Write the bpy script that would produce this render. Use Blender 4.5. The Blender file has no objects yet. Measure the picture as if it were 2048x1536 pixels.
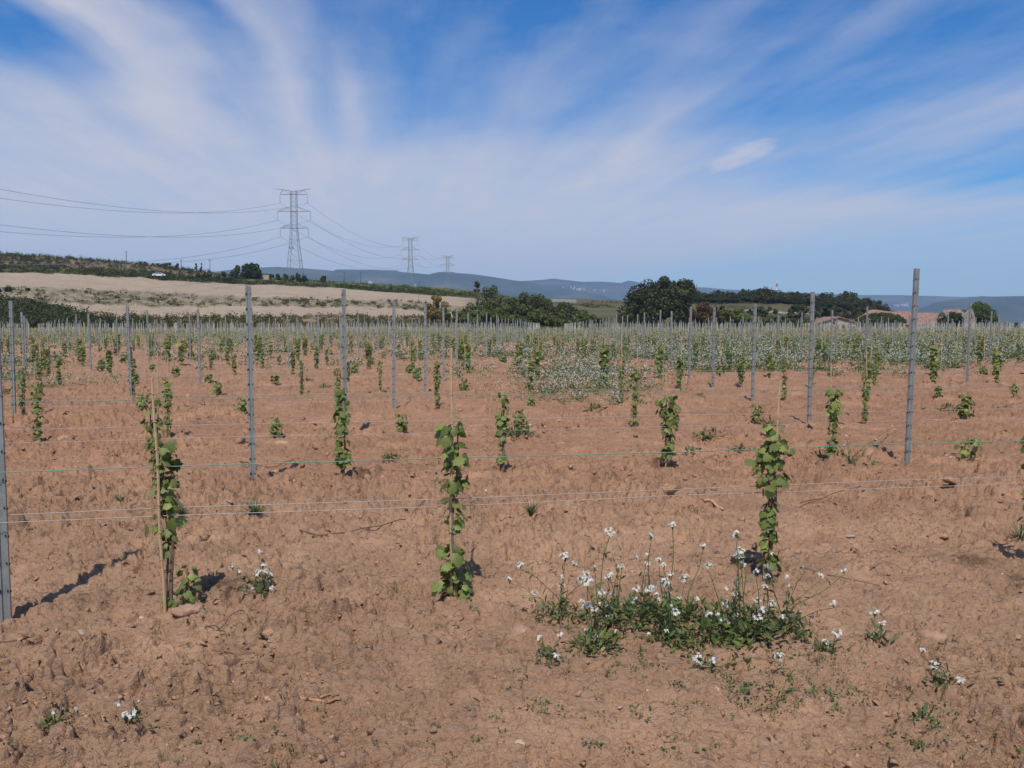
import bpy, math, random
import numpy as np
from mathutils import Vector
rnd = random.Random(7)
R = np.random.RandomState(11)
sc = bpy.context.scene
COL = sc.collection
# ---------------------------------------------------------------- camera, world, sun
F, CX, CY, H0 = 1655.0, 1024.0, 768.0, 1.55          # focal length in photo pixels, camera height
HOR = 650.0
PITCH = math.atan((CY - HOR) / F)
cam = bpy.data.cameras.new('camera')
cam.sensor_width = 36.0
cam.lens = F / 2048 * 36
cam.clip_start = 0.1
cam.clip_end = 60000
camo = bpy.data.objects.new('camera', cam)
COL.objects.link(camo)
camo.location = (0, 0, H0)
camo.rotation_euler = (math.pi / 2 - PITCH, 0, 0)
sc.camera = camo
SUN_EL, SUN_AZ = math.radians(58), math.radians(6)   # shadows fall away from the camera, a little to the right
sun = bpy.data.lights.new('sun', 'SUN')
sun.energy = 4.1
sun.angle = math.radians(0.5)
sun.color = (1.0, 0.95, 0.87)
suno = bpy.data.objects.new('sun', sun)
COL.objects.link(suno)
sd = Vector((math.sin(SUN_AZ) * math.cos(SUN_EL), math.cos(SUN_AZ) * math.cos(SUN_EL), -math.sin(SUN_EL)))
suno.rotation_euler = sd.to_track_quat('-Z', 'Y').to_euler()
sc.view_settings.view_transform = 'Standard'
sc.view_settings.look = 'None'
sc.view_settings.exposure = -0.04
sc.view_settings.gamma = 1
sc.cycles.max_bounces = 5
sc.cycles.diffuse_bounces = 3
sc.cycles.transmission_bounces = 3
sc.cycles.transparent_max_bounces = 4
sc.cycles.volume_bounces = 1
sc.cycles.use_denoising = True

def build_world():
    w = bpy.data.worlds.new('World')
    sc.world = w
    w.use_nodes = True
    nt = w.node_tree
    nt.nodes.clear()
    N, L = nt.nodes, nt.links
    def m(op, a, b=None, c=None, clamp=False):
        n = N.new('ShaderNodeMath'); n.operation = op; n.use_clamp = clamp
        for k, v in enumerate((a, b, c)):
            if v is None: continue
            if isinstance(v, (int, float)): n.inputs[k].default_value = v
            else: L.new(v, n.inputs[k])
        return n.outputs[0]
    def mapr(v, a, b, smooth=True):
        n = N.new('ShaderNodeMapRange'); n.interpolation_type = 'SMOOTHSTEP' if smooth else 'LINEAR'
        L.new(v, n.inputs[0]); n.inputs[1].default_value = a; n.inputs[2].default_value = b
        return n.outputs[0]
    def ramp(v, lo, hi, stops):
        r = N.new('ShaderNodeValToRGB'); r.color_ramp.interpolation = 'EASE'
        L.new(m('DIVIDE', m('SUBTRACT', v, lo), hi - lo, clamp=True), r.inputs[0])
        e = r.color_ramp.elements
        while len(e) < len(stops): e.new(0.5)
        for k, (p, val) in enumerate(stops):
            e[k].position = (p - lo) / (hi - lo); e[k].color = (val, val, val, 1)
        return r.outputs[0]
    def mixf(f, a, b):
        n = N.new('ShaderNodeMix'); n.data_type = 'FLOAT'
        for k, v in ((0, f), (2, a), (3, b)):
            if isinstance(v, (int, float)): n.inputs[k].default_value = v
            else: L.new(v, n.inputs[k])
        return n.outputs[0]
    tc = N.new('ShaderNodeTexCoord')
    sp = N.new('ShaderNodeSeparateXYZ'); L.new(tc.outputs['Generated'], sp.inputs[0])
    x, y = sp.outputs[0], sp.outputs[1]
    z = m('MAXIMUM', sp.outputs[2], 0.004)
    px, py = m('DIVIDE', x, z), m('DIVIDE', y, z)                 # point on the flat cloud deck
    s0 = m('ADD', px, m('MULTIPLY', py, 0.147))                   # across the cirrus bands
    lt = m('LOGARITHM', m('MAXIMUM', py, 0.5), math.e)
    # soft warps: noise stretched along the bands
    cv = N.new('ShaderNodeCombineXYZ'); L.new(s0, cv.inputs[0]); L.new(lt, cv.inputs[1])
    def noise(sx, sy, det, off, rough=0.5):
        mp = N.new('ShaderNodeMapping'); L.new(cv.outputs[0], mp.inputs[0])
        mp.inputs['Scale'].default_value = (sx, sy, 1); mp.inputs['Location'].default_value = (off, off * 0.7, off)
        n = N.new('ShaderNodeTexNoise'); n.inputs['Scale'].default_value = 1; n.inputs['Detail'].default_value = det
        n.inputs['Roughness'].default_value = rough
        L.new(mp.outputs[0], n.inputs['Vector']); return n.outputs[0]
    wrp = m('MULTIPLY', m('SUBTRACT', noise(1.1, 2.6, 3, 3.1), 0.5), 0.42)
    s = m('ADD', s0, wrp)
    l = m('ADD', lt, m('MULTIPLY', m('SUBTRACT', noise(2.2, 2.0, 2, 9.4), 0.5), 0.22))
    T = ramp(s, -3, 5, [(-3, .35), (-1.6, .3), (-1.35, .08), (-1.13, .04), (-1.02, .55), (-.93, 1), (-.8, .8), (-.67, .3), (-.58, .15), (-.47, .65), (-.37, .5), (-.25, .2), (.03, .12), (.2, .0), (.55, .0), (.67, .22), (.8, .04), (1.03, .26), (1.25, .06), (1.45, .05), (1.57, .22), (1.8, .06), (2.2, .12), (4, .3)])
    M = ramp(s, -3, 5, [(-3, .7), (-1.86, .75), (-1.5, .85), (-1.3, .68), (-1.07, .95), (-.86, .9), (-.68, .6), (-.48, .8), (-.31, .42), (-.19, .74), (-.05, .42), (.17, .2), (.4, .26), (.64, .42), (.88, .2), (1.12, .45), (1.33, .62), (1.45, .3), (1.62, .08), (1.85, .06), (2.07, .14), (2.3, .2), (2.55, .35), (2.79, .68), (3.0, .7), (3.3, .3)])
    V = ramp(s, -3, 5, [(-3, .9), (.6, .88), (1.16, .82), (1.4, .92), (1.75, .74), (2.0, .58), (2.25, .48), (2.5, .38), (2.9, .34), (3.2, .34), (3.5, .22), (4.0, .12), (4.6, .2)])
    B = ramp(s, -3, 9, [(-3, .95), (2, .95), (4, .9), (5, .75), (6, .6), (7, .6)])
    d = mixf(mapr(l, 0.98, 1.36), T, M)
    d = mixf(mapr(l, 1.36, 1.68), d, V)
    d = mixf(mapr(l, 1.68, 2.0), d, B)
    # fibrous texture
    fib = m('MULTIPLY', m('SUBTRACT', noise(6, 3.4, 7, 5.2, .62), 0.5), 0.36)
    fib2 = m('MULTIPLY', m('SUBTRACT', noise(1.8, 4.5, 6, 1.7, .6), 0.5), 0.60)
    hz = mapr(lt, 3.2, 1.5)
    d = m('ADD', d, m('MULTIPLY', m('ADD', fib, fib2), m('ADD', m('MULTIPLY', hz, 0.9), 0.1)), clamp=True)
    # the small denser puff at the end of a band, and the lens cloud low over the ridge
    def puff(cx, cy, rx, ry, rot, amp):
        X = (cx - CX) / (HOR - cy); lt0 = math.log(F / (HOR - cy)); S0 = X + 0.147 * F / (HOR - cy)
        a = m('SUBTRACT', s0, S0); b = m('SUBTRACT', lt, lt0)
        nz = m('MULTIPLY', m('SUBTRACT', noise(9, 22, 6, 2.2, .65), 0.5), 2.2)
        u = m('DIVIDE', m('ADD', a, m('MULTIPLY', b, rot)), rx); v = m('DIVIDE', b, ry)
        q = m('ADD', m('ADD', m('MULTIPLY', u, u), m('MULTIPLY', v, v)), nz)
        return m('MULTIPLY', mapr(q, 1.3, -.3), amp)
    p1 = puff(1472, 320, .15, .11, -.5, 1.0)
    p2 = puff(968, 529, .35, .03, 0, .4)
    sky = N.new('ShaderNodeTexSky'); sky.sky_type = 'NISHITA'; sky.sun_disc = False
    sky.sun_elevation = SUN_EL; sky.sun_rotation = math.pi + SUN_AZ
    sky.air_density = 1.0; sky.dust_density = 0.6; sky.ozone_density = 2.6; sky.altitude = 300
    hs = N.new('ShaderNodeHueSaturation'); hs.inputs['Saturation'].default_value = 1.35; hs.inputs['Value'].default_value = 1.3
    L.new(sky.outputs[0], hs.inputs['Color'])
    def mixc(f, a, b):
        n = N.new('ShaderNodeMix'); n.data_type = 'RGBA'
        for k, v in ((0, f), (6, a), (7, b)):
            if isinstance(v, (int, float)): n.inputs[k].default_value = v
            elif isinstance(v, tuple): n.inputs[k].default_value = v
            else: L.new(v, n.inputs[k])
        return n.outputs[2]
    low = mapr(lt, 1.7, 3.6)
    ccol = mixc(low, (6.35, 6.35, 7.1, 1), (5.5, 5.9, 6.6, 1))
    gr = N.new('ShaderNodeMix'); gr.data_type = 'RGBA'; gr.blend_type = 'MULTIPLY'; gr.inputs[0].default_value = 1
    L.new(hs.outputs[0], gr.inputs[6]); gr.inputs[7].default_value = (.36, .76, .98, 1)
    c = mixc(m('MULTIPLY', d, 0.93), gr.outputs[2], ccol)
    c = mixc(p1, c, (5.8, 6.0, 7.2, 1))
    c = mixc(p2, c, (5.2, 5.5, 6.6, 1))
    bg = N.new('ShaderNodeBackground'); bg.inputs['Strength'].default_value = 0.10
    out = N.new('ShaderNodeOutputWorld')
    L.new(c, bg.inputs[0]); L.new(bg.outputs[0], out.inputs[0])
build_world()

# ---------------------------------------------------------------- helpers
def zpix(y, D):                    # height of the thing seen on photo line y at forward distance D
    yc = (CY - y) / F
    dy = yc * math.sin(PITCH) + math.cos(PITCH)
    dz = yc * math.cos(PITCH) - math.sin(PITCH)
    return H0 + dz / dy * D
def xpix(x, D, y=650.0):
    yc = (CY - y) / F
    return (x - CX) / F / (yc * math.sin(PITCH) + math.cos(PITCH)) * D
def pix(x, y, D): return (xpix(x, D, y), D, zpix(y, D))
def gpix(x, y):                    # the point of flat ground behind a photo pixel
    yc = (CY - y) / F
    dy = yc * math.sin(PITCH) + math.cos(PITCH); dz = yc * math.cos(PITCH) - math.sin(PITCH)
    D = -H0 * dy / dz
    return xpix(x, D, y), D
def tag(o, label=None, cat=None, group=None, kind=None):
    if label: o['label'] = label
    if cat: o['category'] = cat
    if group: o['group'] = group
    if kind: o['kind'] = kind
    return o
def raw_mesh(name, v, faces, mats=(), midx=None, cols=None, smooth=False):
    """faces: list of int arrays (n,k) of one size each"""
    me = bpy.data.meshes.new(name)
    v = np.asarray(v, dtype=np.float32)
    me.vertices.add(len(v)); me.vertices.foreach_set('co', v.ravel())
    loops = np.concatenate([f.ravel() for f in faces]).astype(np.int32)
    sizes = np.concatenate([np.full(len(f), f.shape[1]) for f in faces])
    starts = np.concatenate([[0], np.cumsum(sizes)[:-1]]).astype(np.int32)
    me.loops.add(len(loops)); me.loops.foreach_set('vertex_index', loops)
    me.polygons.add(len(sizes)); me.polygons.foreach_set('loop_start', starts)
    try: me.polygons.foreach_set('loop_total', sizes.astype(np.int32))
    except Exception: pass
    if midx is not None: me.polygons.foreach_set('material_index', np.asarray(midx, dtype=np.int32))
    if smooth: me.polygons.foreach_set('use_smooth', np.ones(len(sizes), dtype=bool))
    for mt in mats: me.materials.append(mt)
    if cols is not None:
        at = me.color_attributes.new('tint', 'FLOAT_COLOR', 'POINT')
        c = np.ones((len(v), 4), dtype=np.float32); c[:, :3] = cols
        at.data.foreach_set('color', c.ravel())
    me.update(calc_edges=True)
    return me
def link(name, me, parent=None, loc=None, rz=0):
    o = bpy.data.objects.new(name, me); COL.objects.link(o)
    if parent is not None: o.parent = parent
    if loc is not None: o.location = loc
    if rz: o.rotation_euler = (0, 0, rz)
    return o
class MB:
    def __init__(s): s.v = []; s.f = []; s.m = []; s.c = []; s.n = 0
    def add(s, v, f, mat=0, col=(1, 1, 1)):
        v = np.asarray(v, float).reshape(-1, 3)
        s.v.append(v); s.c.append(np.broadcast_to(np.asarray(col, float), v.shape))
        for q in f: s.f.append([i + s.n for i in q]); s.m.append(mat)
        s.n += len(v)
    def box(s, c, d, mat=0, col=(1, 1, 1)):
        cx, cy, cz = c; a, b, h = d[0] / 2, d[1] / 2, d[2] / 2
        v = [(cx + i * a, cy + j * b, cz + k * h) for k in (-1, 1) for j in (-1, 1) for i in (-1, 1)]
        s.add(v, [(0, 2, 3, 1), (4, 5, 7, 6), (0, 1, 5, 4), (2, 6, 7, 3), (0, 4, 6, 2), (1, 3, 7, 5)], mat, col)
    def tube(s, pts, rad, n=5, mat=0, col=(1, 1, 1), cap=True):
        P = np.asarray(pts, float); k = len(P)
        r = np.broadcast_to(np.asarray(rad, float), (k,))
        vs = []
        for i in range(k):
            t = P[min(i + 1, k - 1)] - P[max(i - 1, 0)]; t = t / (np.linalg.norm(t) + 1e-9)
            a = np.cross(t, (0, 0, 1) if abs(t[2]) < 0.9 else (1, 0, 0)); a /= np.linalg.norm(a) + 1e-9
            b = np.cross(t, a)
            for j in range(n):
                an = 2 * math.pi * j / n
                vs.append(P[i] + r[i] * (math.cos(an) * a + math.sin(an) * b))
        f = [(i * n + j, i * n + (j + 1) % n, (i + 1) * n + (j + 1) % n, (i + 1) * n + j) for i in range(k - 1) for j in range(n)]
        if cap: f += [tuple(range(n))[::-1], tuple((k - 1) * n + j for j in range(n))]
        s.add(vs, f, mat, col)
    def mesh(s, name, mats, smooth=False):
        me = bpy.data.meshes.new(name)
        me.from_pydata(np.concatenate(s.v).tolist(), [], s.f)
        for mt in mats: me.materials.append(mt)
        me.polygons.foreach_set('material_index', s.m)
        if smooth: me.polygons.foreach_set('use_smooth', [True] * len(s.f))
        at = me.color_attributes.new('tint', 'FLOAT_COLOR', 'POINT')
        c = np.ones((s.n, 4), dtype=np.float32); c[:, :3] = np.concatenate(s.c)
        at.data.foreach_set('color', c.ravel())
        me.update(); return me
# --- noise
def _h(i, j, seed):
    i = i.astype(np.int64).astype(np.uint64); j = j.astype(np.int64).astype(np.uint64)
    n = i * np.uint64(374761393) + j * np.uint64(668265263) + np.uint64(seed * 1442695 + 12345)
    n = (n ^ (n >> np.uint64(13))) * np.uint64(1274126177); n = n ^ (n >> np.uint64(16))
    n = (n * np.uint64(2246822519)) ; n = n ^ (n >> np.uint64(15))
    return (n & np.uint64(0xFFFFFF)).astype(np.float64) / 0xFFFFFF
def vn(x, y, seed=0):
    x = np.asarray(x, float); y = np.asarray(y, float)
    xi, yi = np.floor(x), np.floor(y); fx, fy = x - xi, y - yi
    fx = fx * fx * (3 - 2 * fx); fy = fy * fy * (3 - 2 * fy)
    a, b = _h(xi, yi, seed), _h(xi + 1, yi, seed); c, d = _h(xi, yi + 1, seed), _h(xi + 1, yi + 1, seed)
    return (a * (1 - fx) + b * fx) * (1 - fy) + (c * (1 - fx) + d * fx) * fy
def fbm(x, y, o=4, seed=0, g=0.5):
    t = 0; a = 1; n = 0
    for k in range(o):
        t = t + a * vn(x * 2 ** k + 17 * k, y * 2 ** k - 9 * k, seed + k); n += a; a *= g
    return t / n
def worley(x, y, seed):
    xi, yi = np.floor(x), np.floor(y)
    f1 = np.full(x.shape, 9.0); f2 = np.full(x.shape, 9.0); idv = np.zeros(x.shape)
    for di in (-1, 0, 1):
        for dj in (-1, 0, 1):
            ci, cj = xi + di, yi + dj
            dx = ci + _h(ci, cj, seed) - x; dy = cj + _h(ci, cj, seed + 7) - y
            d = np.sqrt(dx * dx + dy * dy); hid = _h(ci, cj, seed + 13)
            nw = d < f1
            f2 = np.where(nw, f1, np.minimum(f2, d)); idv = np.where(nw, hid, idv); f1 = np.where(nw, d, f1)
    return f1, f2, idv
def sst(a, b, x):
    t = np.clip((x - a) / (b - a), 0, 1); return t * t * (3 - 2 * t)
# ---------------------------------------------------------------- materials
def mat(name, base=(0.5, 0.5, 0.5), rough=0.7, metal=0.0, tint=True, noise=None, bump=None, trans=0.0, spec=0.3, noise2=None):
    """noise=(scale, amount) colour mottling; bump=(scale, strength, distance)"""
    mt = bpy.data.materials.new(name); mt.use_nodes = True
    nt = mt.node_tree; N, L = nt.nodes, nt.links
    b = N['Principled BSDF']; out = N['Material Output']
    b.inputs['Roughness'].default_value = rough; b.inputs['Metallic'].default_value = metal
    b.inputs['Specular IOR Level'].default_value = spec
    col = None
    rgb = N.new('ShaderNodeRGB'); rgb.outputs[0].default_value = (*base, 1); col = rgb.outputs[0]
    def mul(a, bb, f=1.0):
        n = N.new('ShaderNodeMix'); n.data_type = 'RGBA'; n.blend_type = 'MULTIPLY'; n.inputs[0].default_value = f
        L.new(a, n.inputs[6]); L.new(bb, n.inputs[7]); return n.outputs[2]
    if tint:
        at = N.new('ShaderNodeAttribute'); at.attribute_name = 'tint'; col = mul(col, at.outputs['Color'])
    tc = N.new('ShaderNodeTexCoord')
    for q in (noise, noise2):
        if q:
            n = N.new('ShaderNodeTexNoise'); n.inputs['Scale'].default_value = q[0]; n.inputs['Detail'].default_value = 5
            L.new(tc.outputs['Object'], n.inputs['Vector'])
            mr = N.new('ShaderNodeMapRange'); L.new(n.outputs[0], mr.inputs[0]); mr.inputs[1].default_value = .3; mr.inputs[2].default_value = .7
            mr.inputs[3].default_value = 1 - q[1]; mr.inputs[4].default_value = 1 + q[1]
            cb = N.new('ShaderNodeCombineColor')
            for k in range(3): L.new(mr.outputs[0], cb.inputs[k])
            col = mul(col, cb.outputs[0])
    L.new(col, b.inputs['Base Color'])
    if bump:
        n = N.new('ShaderNodeTexNoise'); n.inputs['Scale'].default_value = bump[0]; n.inputs['Detail'].default_value = 6
        L.new(tc.outputs['Object'], n.inputs['Vector'])
        bp = N.new('ShaderNodeBump'); bp.inputs['Strength'].default_value = bump[1]; bp.inputs['Distance'].default_value = bump[2]
        L.new(n.outputs[0], bp.inputs['Height']); L.new(bp.outputs[0], b.inputs['Normal'])
    if trans > 0:
        tr = N.new('ShaderNodeBsdfTranslucent'); L.new(col, tr.inputs[0])
        mx = N.new('ShaderNodeMixShader'); mx.inputs[0].default_value = trans
        L.new(b.outputs[0], mx.inputs[1]); L.new(tr.outputs[0], mx.inputs[2]); L.new(mx.outputs[0], out.inputs[0])
    return mt
M_STEEL = mat('galvanised_steel', (0.30, 0.295, 0.275), .5, .35, False, (9, .16), None, noise2=(60, .1))
M_SLOT = mat('slot_dark', (0.025, 0.027, 0.03), .8, 0, False)
M_BAMBOO = mat('bamboo', (0.50, 0.33, 0.19), .55, 0, True, (25, .15))
M_WIRE = mat('bare_wire', (0.40, 0.39, 0.37), .55, .2, False)
M_GWIRE = mat('green_wire', (0.14, 0.29, 0.23), .45, 0, False)
M_VLEAF = mat('vine_leaf', (0.185, 0.225, 0.055), .5, 0, True, (60, .12), None, .30, .35)
M_WOOD = mat('vine_wood', (0.20, 0.13, 0.085), .85, 0, True, (40, .3))
M_PETAL = mat('petal', (0.84, 0.81, 0.75), .6, 0, True, trans=.3)
M_WLEAF = mat('weed_leaf', (0.085, 0.115, 0.042), .6, 0, True, (30, .2), None, .2)
M_TREE = mat('tree_leaf', (0.070, 0.082, 0.024), .6, 0, True, trans=.2)
M_BARK = mat('bark', (0.11, 0.085, 0.065), .9, 0, True, (3, .3))
M_STONE = mat('stone', (0.30, 0.235, 0.19), .95, 0, True, (18, .2), (25, 1.0, .03))
M_TIE = mat('black_tie', (0.015, 0.015, 0.015), .6, 0, False)

def ground_material():
    mt = bpy.data.materials.new('ground'); mt.use_nodes = True
    nt = mt.node_tree; N, L = nt.nodes, nt.links
    b = N['Principled BSDF']; b.inputs['Roughness'].default_value = .95; b.inputs['Specular IOR Level'].default_value = .1
    at = N.new('ShaderNodeAttribute'); at.attribute_name = 'tint'
    tc = N.new('ShaderNodeTexCoord')
    def nz(sc_, det, r=.55):
        n = N.new('ShaderNodeTexNoise'); n.inputs['Scale'].default_value = sc_; n.inputs['Detail'].default_value = det; n.inputs['Roughness'].default_value = r
        L.new(tc.outputs['Object'], n.inputs['Vector']); return n.outputs[0]
    def mr(v, a, b_, c, d):
        n = N.new('ShaderNodeMapRange'); L.new(v, n.inputs[0])
        for k, q in enumerate((a, b_, c, d)): n.inputs[k + 1].default_value = q
        return n.outputs[0]
    def mulc(a, f):
        n = N.new('ShaderNodeVectorMath'); n.operation = 'SCALE'; L.new(a, n.inputs[0]); L.new(f, n.inputs['Scale']); return n.outputs[0]
    c = mulc(at.outputs['Color'], mr(nz(5, 6), .3, .7, .90, 1.10))
    c = mulc(c, mr(nz(75, 5, .65), .3, .7, .90, 1.10))
    c = mulc(c, mr(nz(16, 7, .66), .58, .65, 1.0, .62))  # dark flecks in the colour stand in for shade in soil crevices
    c = mulc(c, mr(nz(1.7, 6, .6), .3, .7, .88, 1.10))
    # pale grit in the soil
    vo = N.new('ShaderNodeTexVoronoi'); vo.inputs['Scale'].default_value = 46; L.new(tc.outputs['Object'], vo.inputs['Vector'])
    sepc = N.new('ShaderNodeSeparateColor'); L.new(vo.outputs['Color'], sepc.inputs[0])
    r1 = mr(vo.outputs['Distance'], .16, .24, 1, 0); r2 = mr(sepc.outputs[0], .90, .94, 0, 1)
    mm = N.new('ShaderNodeMath'); mm.operation = 'MULTIPLY'; L.new(r1, mm.inputs[0]); L.new(r2, mm.inputs[1])
    at2 = N.new('ShaderNodeAttribute'); at2.attribute_name = 'soil'
    m2 = N.new('ShaderNodeMath'); m2.operation = 'MULTIPLY'; L.new(mm.outputs[0], m2.inputs[0]); L.new(at2.outputs['Fac'], m2.inputs[1])
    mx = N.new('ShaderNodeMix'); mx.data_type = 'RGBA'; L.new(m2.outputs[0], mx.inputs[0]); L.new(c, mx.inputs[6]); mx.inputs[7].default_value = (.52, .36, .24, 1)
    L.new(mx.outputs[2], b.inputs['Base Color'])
    add = N.new('ShaderNodeMath'); add.operation = 'ADD'
    L.new(mr(nz(28, 7, .62), 0, 1, 0, 1.0), add.inputs[0]); L.new(mr(nz(130, 4, .6), 0, 1, 0, .35), add.inputs[1])
    bp = N.new('ShaderNodeBump'); bp.inputs['Strength'].default_value = 1.0; bp.inputs['Distance'].default_value = .034
    L.new(add.outputs[0], bp.inputs['Height']); L.new(bp.outputs[0], b.inputs['Normal'])
    return mt
M_GROUND = ground_material()

# ---------------------------------------------------------------- terrain
XS = [-500, 0, 150, 300, 470, 700, 850, 950, 1050, 1150, 1300, 1500, 1650, 1750, 1850, 1950, 2500]
# per column: (distance, photo line) of L0..L8
PROF = {
 -500: [(170, 659), (185, 654), (222, 612), (236, 596), (262, 576), (310, 546), (330, 520), (400, 485), (600, 489)],
 0:    [(198, 659), (206, 654), (236, 612), (246, 600), (270, 577), (315, 546), (335, 531), (405, 508), (600, 512)],
 150:  [(200, 659), (208, 654), (234, 620), (248, 604), (275, 580), (325, 550), (345, 535), (415, 517), (600, 521)],
 300:  [(204, 659), (212, 654), (238, 632), (262, 613), (282, 589), (335, 556), (352, 543), (425, 530), (600, 534)],
 470:  [(208, 659), (216, 654), (240, 634), (270, 613), (285, 598), (345, 568), (360, 561), (430, 551), (600, 553)],
 700:  [(214, 659), (222, 654), (244, 633), (275, 614), (290, 600), (345, 579), (360, 574), (430, 566), (600, 567)],
 850:  [(220, 659), (228, 654), (248, 635), (278, 622), (292, 608), (345, 590), (362, 584), (430, 575), (600, 575)],
 950:  [(225, 659), (234, 655), (256, 643), (285, 628), (300, 615), (350, 598), (365, 592), (430, 584), (600, 586)],
 1050: [(232, 659), (242, 656), (262, 650), (290, 640), (315, 628), (360, 613), (380, 606), (430, 597), (600, 601)],
 1150: [(238, 659), (250, 657), (275, 652), (300, 645), (325, 634), (365, 615), (390, 606), (440, 599), (600, 606)],
 1300: [(245, 659), (258, 657), (285, 650), (310, 641), (335, 630), (365, 618), (390, 608), (440, 605), (600, 610)],
 1500: [(255, 659), (268, 657), (292, 650), (315, 640), (335, 629), (365, 617), (385, 606), (440, 606), (600, 610)],
 1650: [(262, 659), (275, 657), (300, 654), (325, 648), (345, 637), (370, 622), (390, 612), (440, 611), (600, 618)],
 1750: [(266, 659), (280, 658), (305, 656), (330, 655), (350, 650), (375, 638), (395, 626), (440, 622), (600, 632)],
 1850: [(272, 659), (285, 658), (310, 658), (335, 659), (355, 657), (380, 655), (400, 650), (440, 646), (600, 665)],
 1950: [(276, 659), (290, 659), (315, 660), (340, 662), (360, 664), (385, 666), (405, 667), (440, 668), (600, 690)],
 2500: [(290, 658), (310, 659), (335, 660), (355, 662), (380, 664), (400, 666), (420, 667), (460, 668), (600, 690)],
}
PD = np.array([[p[0] for p in PROF[x]] for x in XS], float)
PZ = np.array([[zpix(p[1], p[0]) for p in PROF[x]] for x in XS], float)
PZ[:, 0] = 0.0
XSA = np.array(XS, float)
def macro(X, Y):
    """ground height and the land-cover line coordinate"""
    X = np.asarray(X, float); Y = np.asarray(Y, float)
    ix = np.clip(CX + F * X / np.maximum(Y, 1), -500, 2500)
    k = np.clip(np.searchsorted(XSA, ix) - 1, 0, len(XS) - 2)
    t = (ix - XSA[k]) / (XSA[k + 1] - XSA[k])
    D = PD[k] * (1 - t)[..., None] + PD[k + 1] * t[..., None]
    Z = PZ[k] * (1 - t)[..., None] + PZ[k + 1] * t[..., None]
    z = np.zeros(Y.shape); v = np.zeros(Y.shape)
    for i in range(8):
        m = (Y >= D[..., i]) & (Y < D[..., i + 1])
        u = (Y - D[..., i]) / (D[..., i + 1] - D[..., i])
        z = np.where(m, Z[..., i] * (1 - u) + Z[..., i + 1] * u, z)
        v = np.where(m, i + u, v)
    back = Y >= D[..., 8]
    far = sst(900, 2600, Y)
    zb = Z[..., 8] + (Z[..., 8] - 1.55) * np.minimum(Y - D[..., 8], 450) / D[..., 8] * .9
    z = np.where(back, zb * (1 - far) + -28 * far, z); v = np.where(back, 8 + (Y - D[..., 8]) / 1000, v)
    v = np.where(Y < D[..., 0], Y / D[..., 0] * 1.0 - 1.0, v)   # -1..0 inside the vineyard
    return z, v, ix
def rough_mask(X, Y):
    ix = CX + F * X / np.maximum(Y, .5); smooth = np.exp(-((ix - 1150) / 450) ** 2) * (1 - sst(3.5, 4.3, Y))
    return (.45 + .80 * sst(.36, .62, fbm(X * .9 + 5, Y * .9, 3, 31))) * (1 - .55 * smooth)
def micro(X, Y):
    near = 1 - sst(60, 120, Y)
    wx = X + .05 * (fbm(X * 7, Y * 7, 3, 3) - .5); wy = Y + .05 * (fbm(X * 7 + 40, Y * 7, 3, 5) - .5)
    rm = rough_mask(X, Y)
    h = .10 * (fbm(X * .35, Y * .35, 3, 21) - .5) + .022 * np.sin((Y - .187 * X) * 6.283 / .9 + 3 * fbm(X * .4, Y * .4, 2, 23)) * sst(.4, .6, fbm(X * .25, Y * .5, 2, 24))
    f1, f2, c = worley(wx / .36, wy / .30, 1)
    h = h + .062 * rm * sst(0, .36, f2 - f1) * (c ** 1.7)
    f1, f2, c = worley(wx / .135 + 4, wy / .12, 2)
    h = h + .050 * rm * np.clip(1 - f1 ** 2, 0, 1) ** .8 * sst(0, .26, f2 - f1) * (.15 + c * c)
    f1, f2, c = worley(wx / .055 + 9, wy / .05, 3)
    h = h + .030 * (.45 + .6 * rm) * sst(0, .22, f2 - f1) * c
    # gouges and crevices
    g = fbm(wx * 6.5, wy * 9.5, 4, 51); g2 = fbm(wx * 14, wy * 20, 3, 53)
    h = h - .045 * (.3 + rm) * sst(.585, .66, g) - .018 * (.4 + rm) * sst(.63, .70, g2)
    # thin drying cracks where the soil is smooth
    f1, f2, c = worley(wx / .55 + 2, wy / .42, 8)
    h = h - .012 * (1 - sst(0, .035, f2 - f1)) * sst(.3, .7, vn(X * 2.1, Y * 2.1, 77))
    return h * near
def height(X, Y, mic=True):
    X = np.atleast_1d(np.asarray(X, float)); Y = np.atleast_1d(np.asarray(Y, float))
    z = macro(X, Y)[0]
    return z + micro(X, Y) if mic else z
def gz(x, y): return float(height(x, y)[0])
def weed_density(X, Y):
    """how thick the white-flowered weeds stand (0..1)"""
    ix = CX + F * X / np.maximum(Y, 1); n = fbm(X * .22, Y * .16, 4, 61); n2 = fbm(X * .8, Y * .45, 3, 63)
    b = np.exp(-((ix - 1160) / 140) ** 2) * sst(15, 18, Y) * (1 - sst(22, 30, Y)) * .60
    b = b + sst(1180, 1450, ix) * sst(23, 31, Y) * (1 - sst(85, 130, Y)) * .95 * (1 - .5 * sst(1850, 1990, ix) * (1 - sst(35, 45, Y)))
    b = b + sst(600, 1250, ix) * (1 - sst(1250, 1500, ix)) * sst(21, 28, Y) * .30
    b = b + np.exp(-((ix - 20) / 90) ** 2) * sst(18, 21, Y) * (1 - sst(30, 40, Y)) * .9
    b = b + .24 * sst(26, 40, Y)
    ph = ((Y - .187 * X) - 8.3) / 3.59 + .5; st = np.abs((ph - np.floor(ph)) - .5) * 2
    b = b * (1.12 - .75 * sst(.25, .8, st) * (1 - sst(45, 80, Y)))
    return np.clip(b * sst(.47, .585, n * .45 + n2 * .55 + b * .07), 0, 1)
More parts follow.
